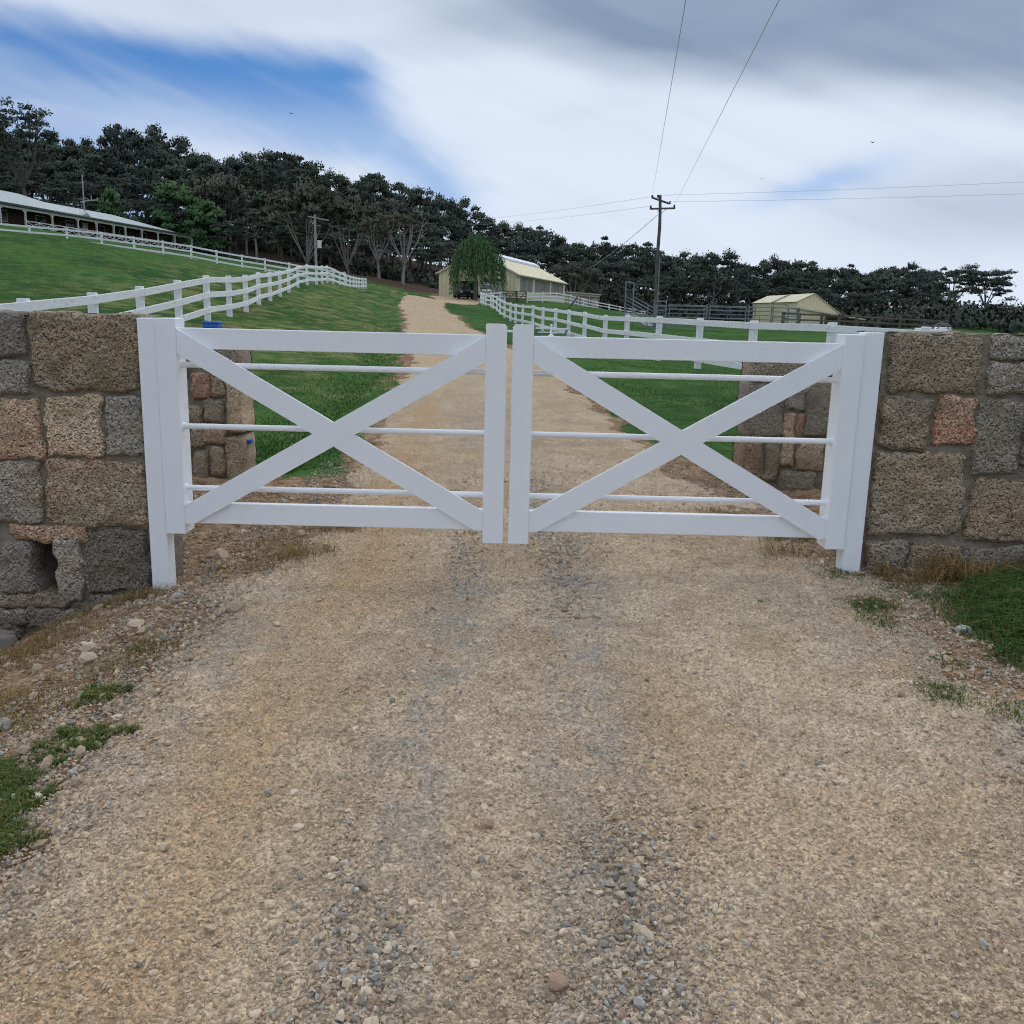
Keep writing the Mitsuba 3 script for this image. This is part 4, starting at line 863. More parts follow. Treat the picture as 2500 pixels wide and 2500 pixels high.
def eucalypt(seed, H=14.0, R=4.0, tufts=26, per=95, fork=0.42, flat=1.3, dome=False, red=0.0, size=0.42, bare=0.0, limbs=5, tuft_r=1.15):
    """Trunk that forks into curving limbs; tufts of leaf sprays ride on the limb ends. Returns (trunk, crown, uv)."""
    g = np.random.default_rng(seed)
    wood, tips = [], []
    f = np.array([g.normal(0, 0.25), g.normal(0, 0.25), H * fork * g.uniform(0.85, 1.1)])
    r0 = 0.0135 * H + 0.04
    wood.append(tube([(0, 0, -0.8), (0.1 * f[0], 0.1 * f[1], f[2] * 0.4), f], [r0 * 1.25, r0, r0 * 0.75], 7))
    for i in range(limbs):
        a = 2 * np.pi * (i + g.uniform(-0.3, 0.3)) / limbs
        out = R * (g.uniform(0.35, 0.75) if not dome else g.uniform(0.6, 0.9))
        top = np.array([np.cos(a) * out, np.sin(a) * out, H * (g.uniform(0.74, 0.94) - (0.1 if dome else 0) * 0)])
        mid = f * 0.45 + top * 0.55 + [np.cos(a) * 0.3, np.sin(a) * 0.3, -0.04 * H]
        wood.append(tube([f - [0, 0, 0.2], f * 0.75 + mid * 0.25 - [0, 0, 0.1], mid, mid * 0.4 + top * 0.6, top], np.array([0.62, 0.5, 0.4, 0.28, 0.12]) * r0, 6))
        tips.append(top)
        for j in range(3):
            b = a + g.uniform(-0.9, 0.9)
            t2 = mid + (top - mid) * g.uniform(0.1, 0.8)
            e = t2 + [np.cos(b) * R * g.uniform(0.2, 0.42), np.sin(b) * R * g.uniform(0.2, 0.42), H * g.uniform(0.04, 0.15)]
            wood.append(tube([t2, (t2 + e) / 2 + [0, 0, -0.1], e], np.array([0.3, 0.2, 0.07]) * r0, 5))
            tips.append(e)
    pts = []
    nt = int(tufts * (1 - bare))
    for i in range(nt):
        if i < len(tips):
            c = tips[i] + g.normal(0, 0.3, 3)
        else:
            rr, a = R * math.sqrt(g.uniform(0.02, 1)) * 0.92, g.uniform(0, 2 * np.pi)
            if dome:
                z = H * (0.62 + 0.32 * math.sqrt(max(0, 1 - (rr / R) ** 2))) + g.normal(0, 0.25)
            else:
                z = H * (0.93 - 0.42 * (rr / R) ** 2 - g.uniform(0, 0.34) * (1 - 0.5 * rr / R))
            c = np.array([rr * np.cos(a), rr * np.sin(a), z])
        q = tuft_r * g.uniform(0.6, 1.4)
        pts.append(leaves(c, np.array([q, q, q * 0.82]), per, size, g, flat))
    m, uv = crown_mesh(np.vstack(pts), g, red)
    return cat(wood), m, uv


def placed(mesh, x, y, z, s, sz, rot):
    c, n = math.cos(rot), math.sin(rot)
    v = np.asarray(mesh.vertices) @ np.array([[c * s, n * s, 0], [-n * s, c * s, 0], [0, 0, sz]]) + [x, y, z]
    m = trimesh.Trimesh(v, mesh.faces, process=False)
    if mesh.metadata.get('n') is not None:
        q = mesh.metadata['n'] @ np.array([[c, n, 0], [-n, c, 0], [0, 0, 1]])
        m.metadata['n'] = q
    return m


def tree(base, label, catg, x, y, h, r, proto, group=None, H=14.0, R=4.0, bark='m_dark_bark', leaf='m_leaf', rot=0.0, z=None):
    k = thing(base, label, catg, group)
    w, c, uv = proto
    z = float(G(x, y)) if z is None else z
    part(k, 'trunk', placed(w, x, y, z, r / R, h / H, rot), bark, smooth=True)
    crown_part(num(k + '__crown'), placed(c, x, y, z, r / R, h / H, rot), leaf, uv)
    return k


dense = [eucalypt(500 + i, tufts=38, per=100, fork=0.40, size=0.27, tuft_r=1.3) for i in range(4)]
open_ = [eucalypt(520 + i, tufts=34, per=125, fork=0.46, tuft_r=1.15, size=0.21, limbs=6) for i in range(4)]
slim = [eucalypt(550 + i, tufts=26, per=95, fork=0.56, size=0.25, tuft_r=1.05, limbs=4) for i in range(3)]
g7 = np.random.default_rng(77)
for i, (x, y, h, r) in enumerate(WOOD):
    far = i < 66
    pro = (open_ if (far and g7.uniform() < 0.6) else dense)[g7.integers(4)]
    front = not far and y < np.interp(x, [-70, -20, 10, 80], [172, 165, 192, 192])
    if front:
        pro = slim[g7.integers(3)]
    t_ = x / y
    where = 'left hill behind the homestead' if t_ < -0.33 else 'hill left of the driveway top' if t_ < -0.1 else 'wood behind the cream shed' if t_ < 0.1 else 'wood behind the cattle yard' if t_ < 0.27 else 'wood behind the small shed at the right'
    rank = 'on the skyline of the' if far else 'inside the'
    tree('eucalyptus_tree', f'dark eucalyptus {rank} {where}', 'tree', x, y, h, r * 1.12, pro, f'eucalypts {rank} {where}', bark='m_bark' if g7.uniform() < (0.5 if front else 0.3) else 'm_dark_bark', rot=g7.uniform(0, 6.28))

dome = [eucalypt(540 + i, H=9.0, R=5.0, tufts=64, per=120, fork=0.1, dome=True, red=0.28, limbs=10, tuft_r=1.0, size=0.24) for i in range(2)]
pale = eucalypt(560, H=14, R=4.0, tufts=24, per=90, size=0.22, fork=0.25, limbs=7, red=0.4, tuft_r=0.9)
tall = eucalypt(570, H=14, R=4.0, tufts=62, per=100, fork=0.36, tuft_r=0.75, limbs=8, size=0.15)
right = [eucalypt(580 + i, H=14, R=4.5, tufts=60, per=130, fork=0.3, limbs=7, tuft_r=0.95, size=0.2) for i in range(2)]
tree('eucalyptus_tree', 'tallest open eucalyptus at the left edge above the homestead', 'tree', -75.8, 150.0, 18.6, 6.0, tall, rot=0.4)
tree('wattle_tree', 'broad domed reddish tree behind the pale power pole', 'tree', -31.4, 143.0, 11.8, 5.6, dome[0], H=9, R=5, bark='m_bark')
tree('wattle_tree', 'broad domed reddish tree to the right of the pale power pole', 'tree', -25.9, 147.0, 11.0, 4.8, dome[1], H=9, R=5, bark='m_bark', rot=1.2)
tree('wattle_tree', 'domed tree with pale limbs beside the green tree by the homestead', 'tree', -51.0, 166.0, 12.0, 4.7, dome[1], H=9, R=5, bark='m_bark', rot=2.2)
tree('wattle_tree', 'low domed tree behind the cream garage row', 'tree', 10.4, 176.0, 7.7, 5.0, dome[0], H=9, R=5, bark='m_bark', rot=3.0)
tree('gum_tree', 'gum tree with bare pale forked trunks where the driveway meets the forest', 'tree', -16.5, 138.0, 11.4, 4.4, pale, bark='m_bark', rot=0.9)
tree('gum_tree', 'pale trunked gum in front of the forest, left of the forked one', 'tree', -20.2, 140.0, 9.4, 3.4, pale, bark='m_bark', rot=2.5)
tree('eucalyptus_tree', 'lone eucalyptus on the green rise at the right, left of the pair', 'tree', 68.6, 150.0, 8.2, 3.4, right[0], R=4.5, bark='m_bark', rot=0.3)
tree('eucalyptus_tree', 'rightmost tall eucalyptus on the green rise', 'tree', 73.6, 150.0, 8.7, 3.8, right[1], R=4.5, bark='m_bark', rot=1.3)
tree('eucalyptus_tree', 'small low eucalyptus at the foot of the rightmost tall one', 'tree', 75.0, 148.0, 3.5, 2.4, right[0], R=4.5, bark='m_dark_bark', rot=2.3)

# bright green broadleaf tree behind the homestead's right end
g8 = np.random.default_rng(8)
pts = []
for i in range(70):
    a, rr = g8.uniform(0, 6.28), math.sqrt(g8.uniform(0, 1))
    zz = g8.uniform(0.12, 1.0)
    R_ = 5.0 * min(1.0, 1.25 * math.sqrt(1.02 - zz)) * rr
    pts.append(leaves(np.array([R_ * np.cos(a), R_ * np.sin(a), 10.5 * zz - 0.6]), np.array([1.25, 1.25, 1.0]), 95, 0.32, g8))
gm, guv2 = crown_mesh(np.vstack(pts), g8)
for x, y, h, r, lab in ((-55.6, 157.0, 10.2, 5.8, 'dense green broadleaf tree behind the right end of the homestead'), (-50.6, 156.0, 8.2, 4.4, 'smaller green broadleaf tree touching the right of the dense green one'), (-63.7, 152.0, 8.0, 2.4, 'olive green tree behind the homestead roof beside the antenna')):
    k = thing('broadleaf_tree', lab, 'tree')
    part(k, 'trunk', placed(tube([(0, 0, -0.8), (0.1, 0, 2.5), (0, 0.1, 6)], [0.35, 0.28, 0.12], 8), x, y, float(G(x, y)), r / 5, h / 10.5, 0), 'm_dark_bark', smooth=True)
    crown_part(num(k + '__crown'), placed(gm, x, y, float(G(x, y)), r / 5, h / 10.5, x), 'm_willow', guv2 * [0.6, 0])

# the willow in front of the shed
wx, wy = -4.9, 111.5
wz = float(G(wx, wy))
g9 = np.random.default_rng(9)
k = thing('willow_tree', 'round green weeping tree in front of the cream shed', 'tree')
wood = [tube([(0, 0, -0.5), (0.05, 0, 1.4), (0, 0.05, 3.2)], [0.3, 0.24, 0.2], 8)]
for i in range(9):
    a = i * 0.7
    wood.append(tube([(0, 0, 2.4), (np.cos(a) * 0.9, np.sin(a) * 0.9, 4.6), (np.cos(a) * 2.2, np.sin(a) * 2.2, 5.7)], [0.14, 0.1, 0.04], 5))
part(k, 'trunk', placed(cat(wood), wx, wy, wz, 1, 1, 0), 'm_dark_bark', smooth=True)
P, tone = [], []
for i in range(900):
    a, rr = g9.uniform(0, 6.28), math.sqrt(g9.uniform(0, 1))
    lump = 1 + 0.13 * np.sin(3 * a + 1.0) + 0.10 * np.sin(5 * a + 0.4) + g9.normal(0, 0.05)
    top = np.array([2.8 * lump * rr * np.cos(a), 2.8 * lump * rr * np.sin(a), 2.7 + 4.8 * math.sqrt(max(0.0, 1 - (rr * 0.97) ** 2)) * g9.uniform(0.80, 1.04)])
    L = g9.uniform(0.6, 1.6) + 2.2 * rr ** 2 * g9.uniform(0.1, 1.25)
    n = int(L / 0.12)
    s = np.linspace(0, 1, n)[:, None]
    q = top + np.concatenate([np.cos(a) * 0.3 * s ** 0.5, np.sin(a) * 0.3 * s ** 0.5, -L * s], 1) + g9.normal(0, 0.07, (n, 3))
    q = q[q[:, 2] > 0.65]
    for c in q:
        d = np.array([g9.normal(0, 0.09), g9.normal(0, 0.09), -0.24])
        w = np.array([g9.normal(), g9.normal(), 0.3])
        w /= np.linalg.norm(w)
        P += [c + w * 0.07, c - w * 0.07, c + d]
    tone += list(np.clip(g9.uniform(0, 1) * 0.7 + 0.3 * g9.uniform(0, 1, len(q)), 0, 1))
m, uv = crown_mesh(np.array(P), g9, 0, np.array(tone))
part(k, 'crown', placed(m, wx, wy, wz, 1, 1, 0), 'm_willow', uv=uv)

# scrub that closes the foot of the forest
pts = []
for i in range(2300):
    x = g9.uniform(-130, 112) if i < 800 else g9.uniform(8, 112)
    y = np.interp(x, [-130, -60, -45, -22, -10, 0, 20, 60, 112], [168, 178, 176, 152, 150, 172, 186, 190, 185]) + g9.uniform(0, 26)
    s = g9.uniform(0.8, 2.2) * (2.3 if x > 10 else 0.9)
    pts.append(leaves(np.array([x, y, float(G(x, y)) + g9.uniform(0.15, 0.8) * s]), np.array([s, s, s * 0.85]), 50, 0.36, g9))
for i in range(420):
    x = g9.uniform(44, 90)
    y = 134 + g9.uniform(0, 34) - (x - 50) * 0.3
    s = g9.uniform(0.8, 2.4)
    pts.append(leaves(np.array([x, y, float(G(x, y)) + 0.45 * s]), np.array([s, s, s]), 46, 0.36, g9))
m, uv = crown_mesh(np.vstack(pts), g9, 0.1)
crown_part('forest_scrub', m, 'm_leaf', uv * [0.5, 1])
labels['forest_scrub'] = {'label': 'dark low scrub along the foot of the forest', 'category': 'scrub', 'kind': 'stuff'}
# loose stones: x, y, width
LOOSE_PALE = [(0.20,3.22,0.024),(-0.35,3.85,0.032),(-0.38,3.53,0.029),(-0.49,3.42,0.025),(0.06,2.81,0.034),(-0.06,2.48,0.030),(-0.06,2.47,0.026),(-0.58,2.38,0.035),(-0.22,2.35,0.031),(-0.31,2.17,0.028),(-0.54,1.99,0.024),(-0.57,2.03,0.032),(-0.22,2.02,0.029),(-0.20,2.03,0.025),(-0.07,2.14,0.034),(-0.45,2.22,0.030),(-0.16,1.80,0.026),(-0.06,1.82,0.035),(-0.51,1.68,0.031),(0.24,2.06,0.028),(-0.08,2.64,0.024),(-0.64,2.58,0.032),(1.49,4.35,0.029),(1.77,3.36,0.025),(-0.53,3.02,0.034),(0.07,2.33,0.030),(0.14,1.90,0.026),(-1.09,4.16,0.035),(0.80,3.71,0.031),(0.09,2.31,0.028)]
LOOSE_BLUE = [(-0.25,3.63,0.022),(-0.43,3.25,0.030),(0.04,2.73,0.026),(-0.49,2.53,0.023),(-0.36,2.57,0.031),(-0.72,2.58,0.027),(-0.49,2.53,0.024),(-0.32,2.27,0.032),(-0.52,2.14,0.029),(-0.39,1.98,0.025),(-0.28,1.98,0.022),(-0.37,1.87,0.030),(-0.28,1.85,0.026),(-0.48,1.90,0.023),(-0.06,2.21,0.031),(0.28,2.39,0.027),(0.25,2.20,0.024),(0.36,2.29,0.032),(0.23,1.86,0.029),(-0.07,1.77,0.025),(-0.15,1.71,0.022),(1.23,4.38,0.030),(0.98,2.70,0.026),(0.99,2.57,0.023),(1.22,4.37,0.031),(0.15,1.93,0.027)]
LOOSE_OTHER = [(0.12,1.73,0.045,0.03,0.985,0.6,'reddish brown stone lying on the gravel near the bottom of the photo, largest there'),(-0.05,2.36,0.035,0.028,0.985,0.5,'small orange brown stone on the gravel among grey stones'),(-1.83,5.66,0.10,0.075,0.3,0.6,'large pale stone in the dirt under the left gate leaf'),(-1.89,3.96,0.06,0.065,0.3,0.6,'squarish pale stone standing on the bare bank left of the gravel'),(-1.86,3.19,0.06,0.045,0.88,0.9,'white stone at the left edge beside the dry grass'),(2.02,3.96,0.07,0.03,0.88,0.7,'long pale grey rock at the edge of the right verge'),(-1.67,3.39,0.03,0.02,0.88,0.7,'small white stone among the dry tufts of the left bank'),(-1.75,4.69,0.05,0.035,0.9,0.9,'small white stone at the foot of the left gate post'),(-1.79,4.25,0.08,0.035,0.2,0.45,'flat tan stone on the dirt below the left post')]
# ------------------------------------------------------------------ small things
bsdf('m_blue', (0.02, 0.12, 0.42), 0.4, 0.4)
bsdf('m_cable', (0.16, 0.17, 0.18), 0.5, 0.4)
bsdf('m_wood_pale', (0.42, 0.38, 0.28), 0.8, 0.2)
bsdf('m_sandstone', (0.36, 0.27, 0.18), 0.9, 0.1)
bsdf('m_bird', (0.02, 0.02, 0.022), 0.8, 0.1)
k = thing('blue_box', 'small blue plastic box on top of the left wing wall', 'box')
part(k, 'body', box(-2.665, -2.535, 8.05, 8.17, 1.245, 1.285, 0.004), 'm_blue')
part(k, 'lid', box(-2.672, -2.528, 8.043, 8.177, 1.2855, 1.296, 0.003), 'm_blue')
k = thing('blue_bracket', 'tiny blue bracket sticking out of the side of the left wing wall', 'bracket')
scene[k] = mikit.ply(cat([box(-2.345, -2.285, 8.02, 8.05, 0.262, 0.295, 0.003), box(-2.295, -2.272, 8.0, 8.07, 0.270, 0.305, 0.003)]), 'm_blue')
k = thing('gate_fitting', 'white plastic fitting with a looped grey cable on top of the right stone wall', 'fitting')
part(k, 'base', cat([box(2.225, 2.345, 5.16, 5.24, 1.388, 1.403, 0.003), box(2.222, 2.255, 5.16, 5.23, 1.403, 1.416, 0.003)]), 'm_white')
part(k, 'housing', box(2.30, 2.375, 5.19, 5.25, 1.388, 1.416, 0.004), 'm_white')
t = np.linspace(0, 1, 14)
for dx, r_ in ((0.0, 0.032), (0.022, 0.028)):
    part(k, 'cable', tube(np.stack([2.262 + dx + 0.085 * t, 5.17 + 0 * t, 1.405 + r_ * np.sin(np.pi * t) ** 0.7], -1), 0.0038, 8), 'm_cable', smooth=True)
tz = float(G(1.4, 38.5))
k = thing('water_trough', 'low white and grey metal trough beside the right fence beyond the gate', 'trough')
part(k, 'basin', prism([(0.92, tz + 0.02), (1.95, tz + 0.02), (2.1, tz + 0.36), (2.02, tz + 0.36), (1.88, tz + 0.08), (1.0, tz + 0.08), (0.9, tz + 0.36), (0.82, tz + 0.36)], 38.3, 38.8), 'm_galv')
part(k, 'rim', cat([beam((0.78, 38.27, tz + 0.37), (2.08, 38.27, tz + 0.37), 0.04, 0.06), beam((0.78, 38.82, tz + 0.37), (2.08, 38.82, tz + 0.37), 0.04, 0.06), beam((0.86, 38.27, tz + 0.22), (1.96, 38.27, tz + 0.22), 0.04, 0.05)]), 'm_white')
for x, y, a, lab in ((-23.9, 62.0, 0.35, 'pale plank lying in the left paddock, nearer the homestead fence end'), (-23.0, 66.5, 0.2, 'pale plank lying in the left paddock, right of the other plank')):
    z = float(G(x, y)) + 0.1
    k = thing('plank', lab, 'plank')
    scene[k] = mikit.ply(cat([beam((x - 0.8 * math.cos(a), y, z + 0.02), (x + 0.8 * math.cos(a), y + 0.3, z - 0.12), 0.16, 0.06)]), 'm_wood_pale')
for x, y, lab in ((-12.96, 100.0, 'left of the two tan sandstone blocks where the driveway bends'), (-11.8, 100.2, 'right of the two tan sandstone blocks where the driveway bends')):
    k = thing('sandstone_block', lab, 'block', 'sandstone blocks by the driveway')
    z = float(G(x, y))
    m = box(x - 0.3, x + 0.3, y - 0.2, y + 0.2, z - 0.1, z + 0.32, 0.05).subdivide().subdivide()
    m.vertices = m.vertices + (meshkit.fbm(np.asarray(m.vertices) * 4, 3, 5)[:, None] - 0.5) * 0.08
    scene[k] = mikit.ply(m, 'm_sandstone', smooth=True)
k = thing('dead_branch', 'dark dead branch leaning up out of the grass in front of the garages', 'branch')
z = float(G(5.4, 100))
part(k, 'limb', tube([(5.2, 100, z - 0.2), (5.5, 100, z + 0.6), (6.05, 100, z + 1.3), (6.3, 100, z + 1.7)], [0.11, 0.10, 0.08, 0.05], 7), 'm_dark_bark', smooth=True)
part(k, 'twig', tube([(6.05, 100, z + 1.3), (6.5, 100.1, z + 1.9), (6.8, 100.1, z + 2.3)], [0.05, 0.035, 0.015], 5), 'm_dark_bark', smooth=True)
k = thing('marker_post', 'thin timber post on the crest of the green rise at the right', 'post')
part(k, 'post', box(72.55, 72.8, 149.9, 150.1, 0.9, 2.75, 0.02), 'm_timber')
for (x, y, z), s, lab in (((-13.9, 60, 12.75), 0.17, 'small dark bird flying in the blue sky above the forest'), ((21.3, 60, 11.9), 0.19, 'small dark bird flying in the white cloud at the right'), ((19.7, 80, 12.4), 0.14, 'tiny dark bird just right of the tall power pole wires')):
    k = thing('bird', lab, 'bird')
    b = trimesh.creation.icosphere(2, 1.0)
    b.apply_scale([0.16, 0.5, 0.14])
    b.apply_translation([0, 0, 0])
    b.apply_scale(s)
    b.apply_translation((x, y, z))
    part(k, 'body', b, 'm_bird', smooth=True)
    for q in (-1, 1):
        w = trimesh.Trimesh(np.array([(q * 0.08, 0.15, 0.05), (q * 0.08, -0.15, 0.05), (q * 0.55, 0.1, 0.28), (q * 0.55, -0.08, 0.27), (q * 1.0, -0.12, 0.18), (q * 0.08, 0.0, -0.01), (q * 0.55, 0.0, 0.24)]) * s + [x, y, z]).convex_hull
        part(k, 'wing', w, 'm_bird')

# ------------------------------------------------------------------ gravel: loose pebbles by the ten thousand, the larger stones one by one
def pebble_color(p, n, uv):
    c = mix((0.35, 0.265, 0.175), (0.64, 0.53, 0.385), uv.x)
    c = mix(c, mi.Color3f(0.215, 0.205, 0.188), smoothstep(0.55, 0.62, uv.y) * 0.85)
    c = mix(c, mi.Color3f(0.40, 0.385, 0.35), smoothstep(0.80, 0.84, uv.y) * 0.9)
    c = mix(c, mi.Color3f(0.36, 0.20, 0.11), smoothstep(0.96, 0.98, uv.y) * 0.7)
    return c * (0.8 + 0.4 * noise(p.x * 260, p.y * 260, p.z * 260))


bsdf('m_pebble', proc(pebble_color), 0.9, 0.15)
gp = np.random.default_rng(21)
oct_v = np.array([(1, 0, 0), (-1, 0, 0), (0, 1, 0), (0, -1, 0), (0, 0, 1), (0, 0, -1.0)])
oct_f = np.array([(0, 2, 4), (2, 1, 4), (1, 3, 4), (3, 0, 4), (2, 0, 5), (1, 2, 5), (3, 1, 5), (0, 3, 5)])
ico = trimesh.creation.icosahedron()


def scatter(n_, V, F, x, y, size, rough, sink=0.2, tone=None):
    n_ = len(x)
    V = np.asarray(V)
    D = V[None] * (1 + gp.uniform(-rough, rough, (n_, len(V), 1))) * (size[:, None] * gp.uniform([0.8, 0.6, 0.45], [1.3, 1.0, 0.8], (n_, 3)))[:, None, :]
    q = gp.normal(size=(n_, 4)) * [1, 0.35, 0.35, 1]
    q /= np.linalg.norm(q, axis=1, keepdims=True)
    w, a, b, c = q.T
    Rm = np.stack([1 - 2 * (b * b + c * c), 2 * (a * b - c * w), 2 * (a * c + b * w), 2 * (a * b + c * w), 1 - 2 * (a * a + c * c), 2 * (b * c - a * w), 2 * (a * c - b * w), 2 * (b * c + a * w), 1 - 2 * (a * a + b * b)], -1).reshape(-1, 3, 3)
    P = np.einsum('nij,nkj->nki', Rm, D)
    z = surf(x, y) + size * (0.62 - sink)
    P += np.stack([x, y, z], -1)[:, None, :]
    f = (np.asarray(F)[None] + (np.arange(n_) * len(V))[:, None, None]).reshape(-1, 3)
    u = gp.uniform(0, 1, n_) if tone is None else tone[0]
    k_ = gp.uniform(0, 1, n_) if tone is None else tone[1]
    return trimesh.Trimesh(P.reshape(-1, 3), f, process=False), np.repeat(np.stack([u, k_], -1), len(V), 0)


def spread(n_, y0, y1, pad=0.35):
    """Positions on the driveway and its edges, thinner with distance."""
    u = gp.uniform(0, 1, n_)
    y = 1 / (1 / y0 + u * (1 / y1 - 1 / y0))
    l, r = road_edges(y)
    return gp.uniform(l - pad, r + pad), y


def lane_of(x, y):
    return x - np.interp(y, [0, 5, 20, 60], [0.0, 0.05, -0.7, -4.5])


def stoniness(x, y):
    q = meshkit.fbm(np.stack([x * 1.5, y * 0.55, x * 0], -1), 4, 41)
    ln = lane_of(x, y)
    l, r = road_edges(y)
    t = np.abs((x - (l + r) / 2) / ((r - l) / 2))
    return np.clip(np.exp(-(((ln - 0.24 - 0.3 * (q - 0.5)) / 0.17) ** 2)) * sstep(0.32, 0.52, q) * 1.2 + np.exp(-(((ln + 0.33 - 0.3 * (q - 0.5)) / 0.15) ** 2)) * sstep(0.36, 0.54, q) + sstep(0.72, 1.0, t) * 0.8, 0, 1)


parts_, uvs_ = [], []
x, y = spread(128000, 1.5, 9.0)
st = stoniness(x, y)
keep = gp.uniform(0, 1, len(x)) < 0.52 + 0.48 * st
x, y, st = x[keep], y[keep], st[keep]
size = np.exp(gp.normal(math.log(0.0037), 0.40, len(x))) * (0.85 + 0.075 * y) * (1 + 0.55 * st)
kk = np.where(gp.uniform(0, 1, len(x)) < 0.05 + 0.55 * st, 0.55 + 0.45 * gp.uniform(0, 1, len(x)), 0.3)
m, uv = scatter(0, oct_v, oct_f, x, y, size, 0.25, tone=(gp.uniform(0, 1, len(x)), kk))
parts_.append(m)
uvs_.append(uv)
x, y = spread(9000, 1.5, 8.5)
st = stoniness(x, y)
keep = gp.uniform(0, 1, len(x)) < 0.07 + 0.93 * st
x, y, st = x[keep], y[keep], st[keep]
size = np.exp(gp.normal(math.log(0.0068), 0.33, len(x))) * (1 + 0.3 * st)
kk = np.where(gp.uniform(0, 1, len(x)) < 0.10 + 0.5 * st, 0.5 + 0.5 * gp.uniform(0, 1, len(x)), 0.3)
m, uv = scatter(0, ico.vertices, ico.faces, x, y, size, 0.22, tone=(gp.uniform(0, 1, len(x)), kk))
parts_.append(m)
uvs_.append(uv)
# rubble on the bare bank beside the left post and under the left leaf
n_ = 7000
x, y = gp.uniform(-2.85, -1.35, n_), gp.uniform(2.2, 7.4, n_)
ok = (y < 4.75) | (x > -1.95) | (y > 5.55)
x, y = x[ok], y[ok]
size = np.exp(gp.normal(math.log(0.0062), 0.55, len(x)))
m, uv = scatter(0, ico.vertices, ico.faces, x, y, size, 0.22, tone=(gp.uniform(0.0, 0.5, len(x)) ** 1.3, gp.uniform(0, 0.66, len(x))))
parts_.append(m)
uvs_.append(uv)
scene['gravel'] = mikit.ply(cat(parts_), 'm_pebble', uv=np.vstack(uvs_))
labels['gravel'] = {'label': 'loose tan and grey gravel lying on the driveway and its edges', 'category': 'gravel', 'kind': 'stuff'}

STONES = [(0.0, 0.0)]
ico2 = trimesh.creation.icosphere(2, 1.0)


def rock(x, y, w, h, seed, warm, pale, label, group=None):
    v = np.array(ico2.vertices)
    g = np.random.default_rng(seed)
    for _ in range(15):                                         # knock flat facets off the ball
        d = g.normal(size=3)
        d /= np.linalg.norm(d)
        s = v @ d
        lim = g.uniform(0.6, 0.82)
        v = v - np.where(s > lim, s - lim, 0)[:, None] * d
    v = v * [w / 2, w / 2 * g.uniform(0.7, 1), h / 2] * 1.25
    a = g.uniform(0, 6.28)
    v = v @ np.array([[math.cos(a), math.sin(a), 0], [-math.sin(a), math.cos(a), 0], [0, 0, 1]])
    v += [x, y, float(surf(np.array([x]), np.array([y]))[0]) + h * 0.28]
    k = thing('loose_stone', label, 'stone', group)
    scene[k] = mikit.ply(trimesh.Trimesh(v, ico2.faces, process=False), 'm_pebble', smooth=25, uv=None) if False else mikit.ply(trimesh.Trimesh(v, ico2.faces, process=False), 'm_pebble', uv=np.tile([pale, warm], (len(v), 1)))


G1, G2 = 'pale loose stones on the gravel', 'blue grey loose stones on the gravel'
PALE = 'pale tan stone lying loose on the driveway gravel in front of the gate'
BLUE = 'blue grey stone lying loose on the driveway gravel in front of the gate'
i = 0
for x, y, w in LOOSE_PALE:
    i += 1
    rock(x, y, w * 0.8, w * 0.5, 600 + i, 0.2, 0.95, PALE, G1)
for x, y, w in LOOSE_BLUE:
    i += 1
    rock(x, y, w * 0.8, w * 0.48, 600 + i, 0.66, 0.5, BLUE, G2)
LOOSE_OTHER += [(-2.86, 4.86, 0.30, 0.14, 0.66, 0.1, 'dark flat rock under the left stone wall at the left edge, upper one'), (-2.80, 4.72, 0.26, 0.15, 0.70, 0.1, 'dark blue grey rock under the left stone wall at the left edge, lower one')]
for x, y, w, h, warm, pale, lab in LOOSE_OTHER:
    i += 1
    rock(x, y, w, h, 600 + i, warm, pale, lab)

# ------------------------------------------------------------------ grass
def grass_color(p, n, uv):
    c = mix((0.034, 0.085, 0.021), (0.088, 0.175, 0.044), uv.x)
    c = mix(c, mix((0.16, 0.088, 0.038), (0.40, 0.27, 0.125), uv.x), dr.clip(uv.y, 0, 1))
    return c


scene['m_grass'] = {'type': 'twosided', 'bsdf': {'type': 'diffuse', 'reflectance': proc(grass_color)}}
gg = np.random.default_rng(31)


def blades(x, y, height, width, lean, z=None, dry=0.0, segs=2, spread_=0.35):
    """Bent grass blades standing at x, y; returns triangles and uv."""
    n_ = len(x)
    z = surf(x, y) if z is None else z
    a = gg.uniform(0, 2 * np.pi, n_)
    h = height * gg.uniform(0.5, 1.25, n_)
    d = np.stack([np.cos(a), np.sin(a)], -1) * (lean * gg.uniform(0.2, 1.2, n_) * h)[:, None]
    s = np.stack([-np.sin(a + gg.normal(0, 0.6, n_)), np.cos(a)], -1) * (width * gg.uniform(0.7, 1.3, n_) / 2)[:, None]
    base = np.stack([x, y, z - 0.004], -1)
    s3, d3 = np.pad(s, ((0, 0), (0, 1))), np.pad(d, ((0, 0), (0, 1)))
    up = np.zeros((n_, 3))
    up[:, 2] = h
    A, B = base - s3, base + s3
    if segs == 1:
        tri = np.stack([A, B, base + up * 0.95 + d3 * 0.8], 1)
        k_ = 1
    else:
        M1, M2 = base + up * 0.62 + d3 * 0.35 - s3 * 0.8, base + up * 0.62 + d3 * 0.35 + s3 * 0.8
        tip = base + up * (0.95 - 0.25 * lean) + d3
        tri = np.stack([A, B, M2, A, M2, M1, M1, M2, tip], 1)
        k_ = 3
    u = np.repeat(gg.uniform(0, 1, n_), 3 * k_)
    dd = np.repeat(np.clip(np.broadcast_to(dry, (n_,)) + gg.normal(0, 0.12, n_), 0, 1), 3 * k_)
    return tri.reshape(-1, 3), np.stack([u, dd], -1)


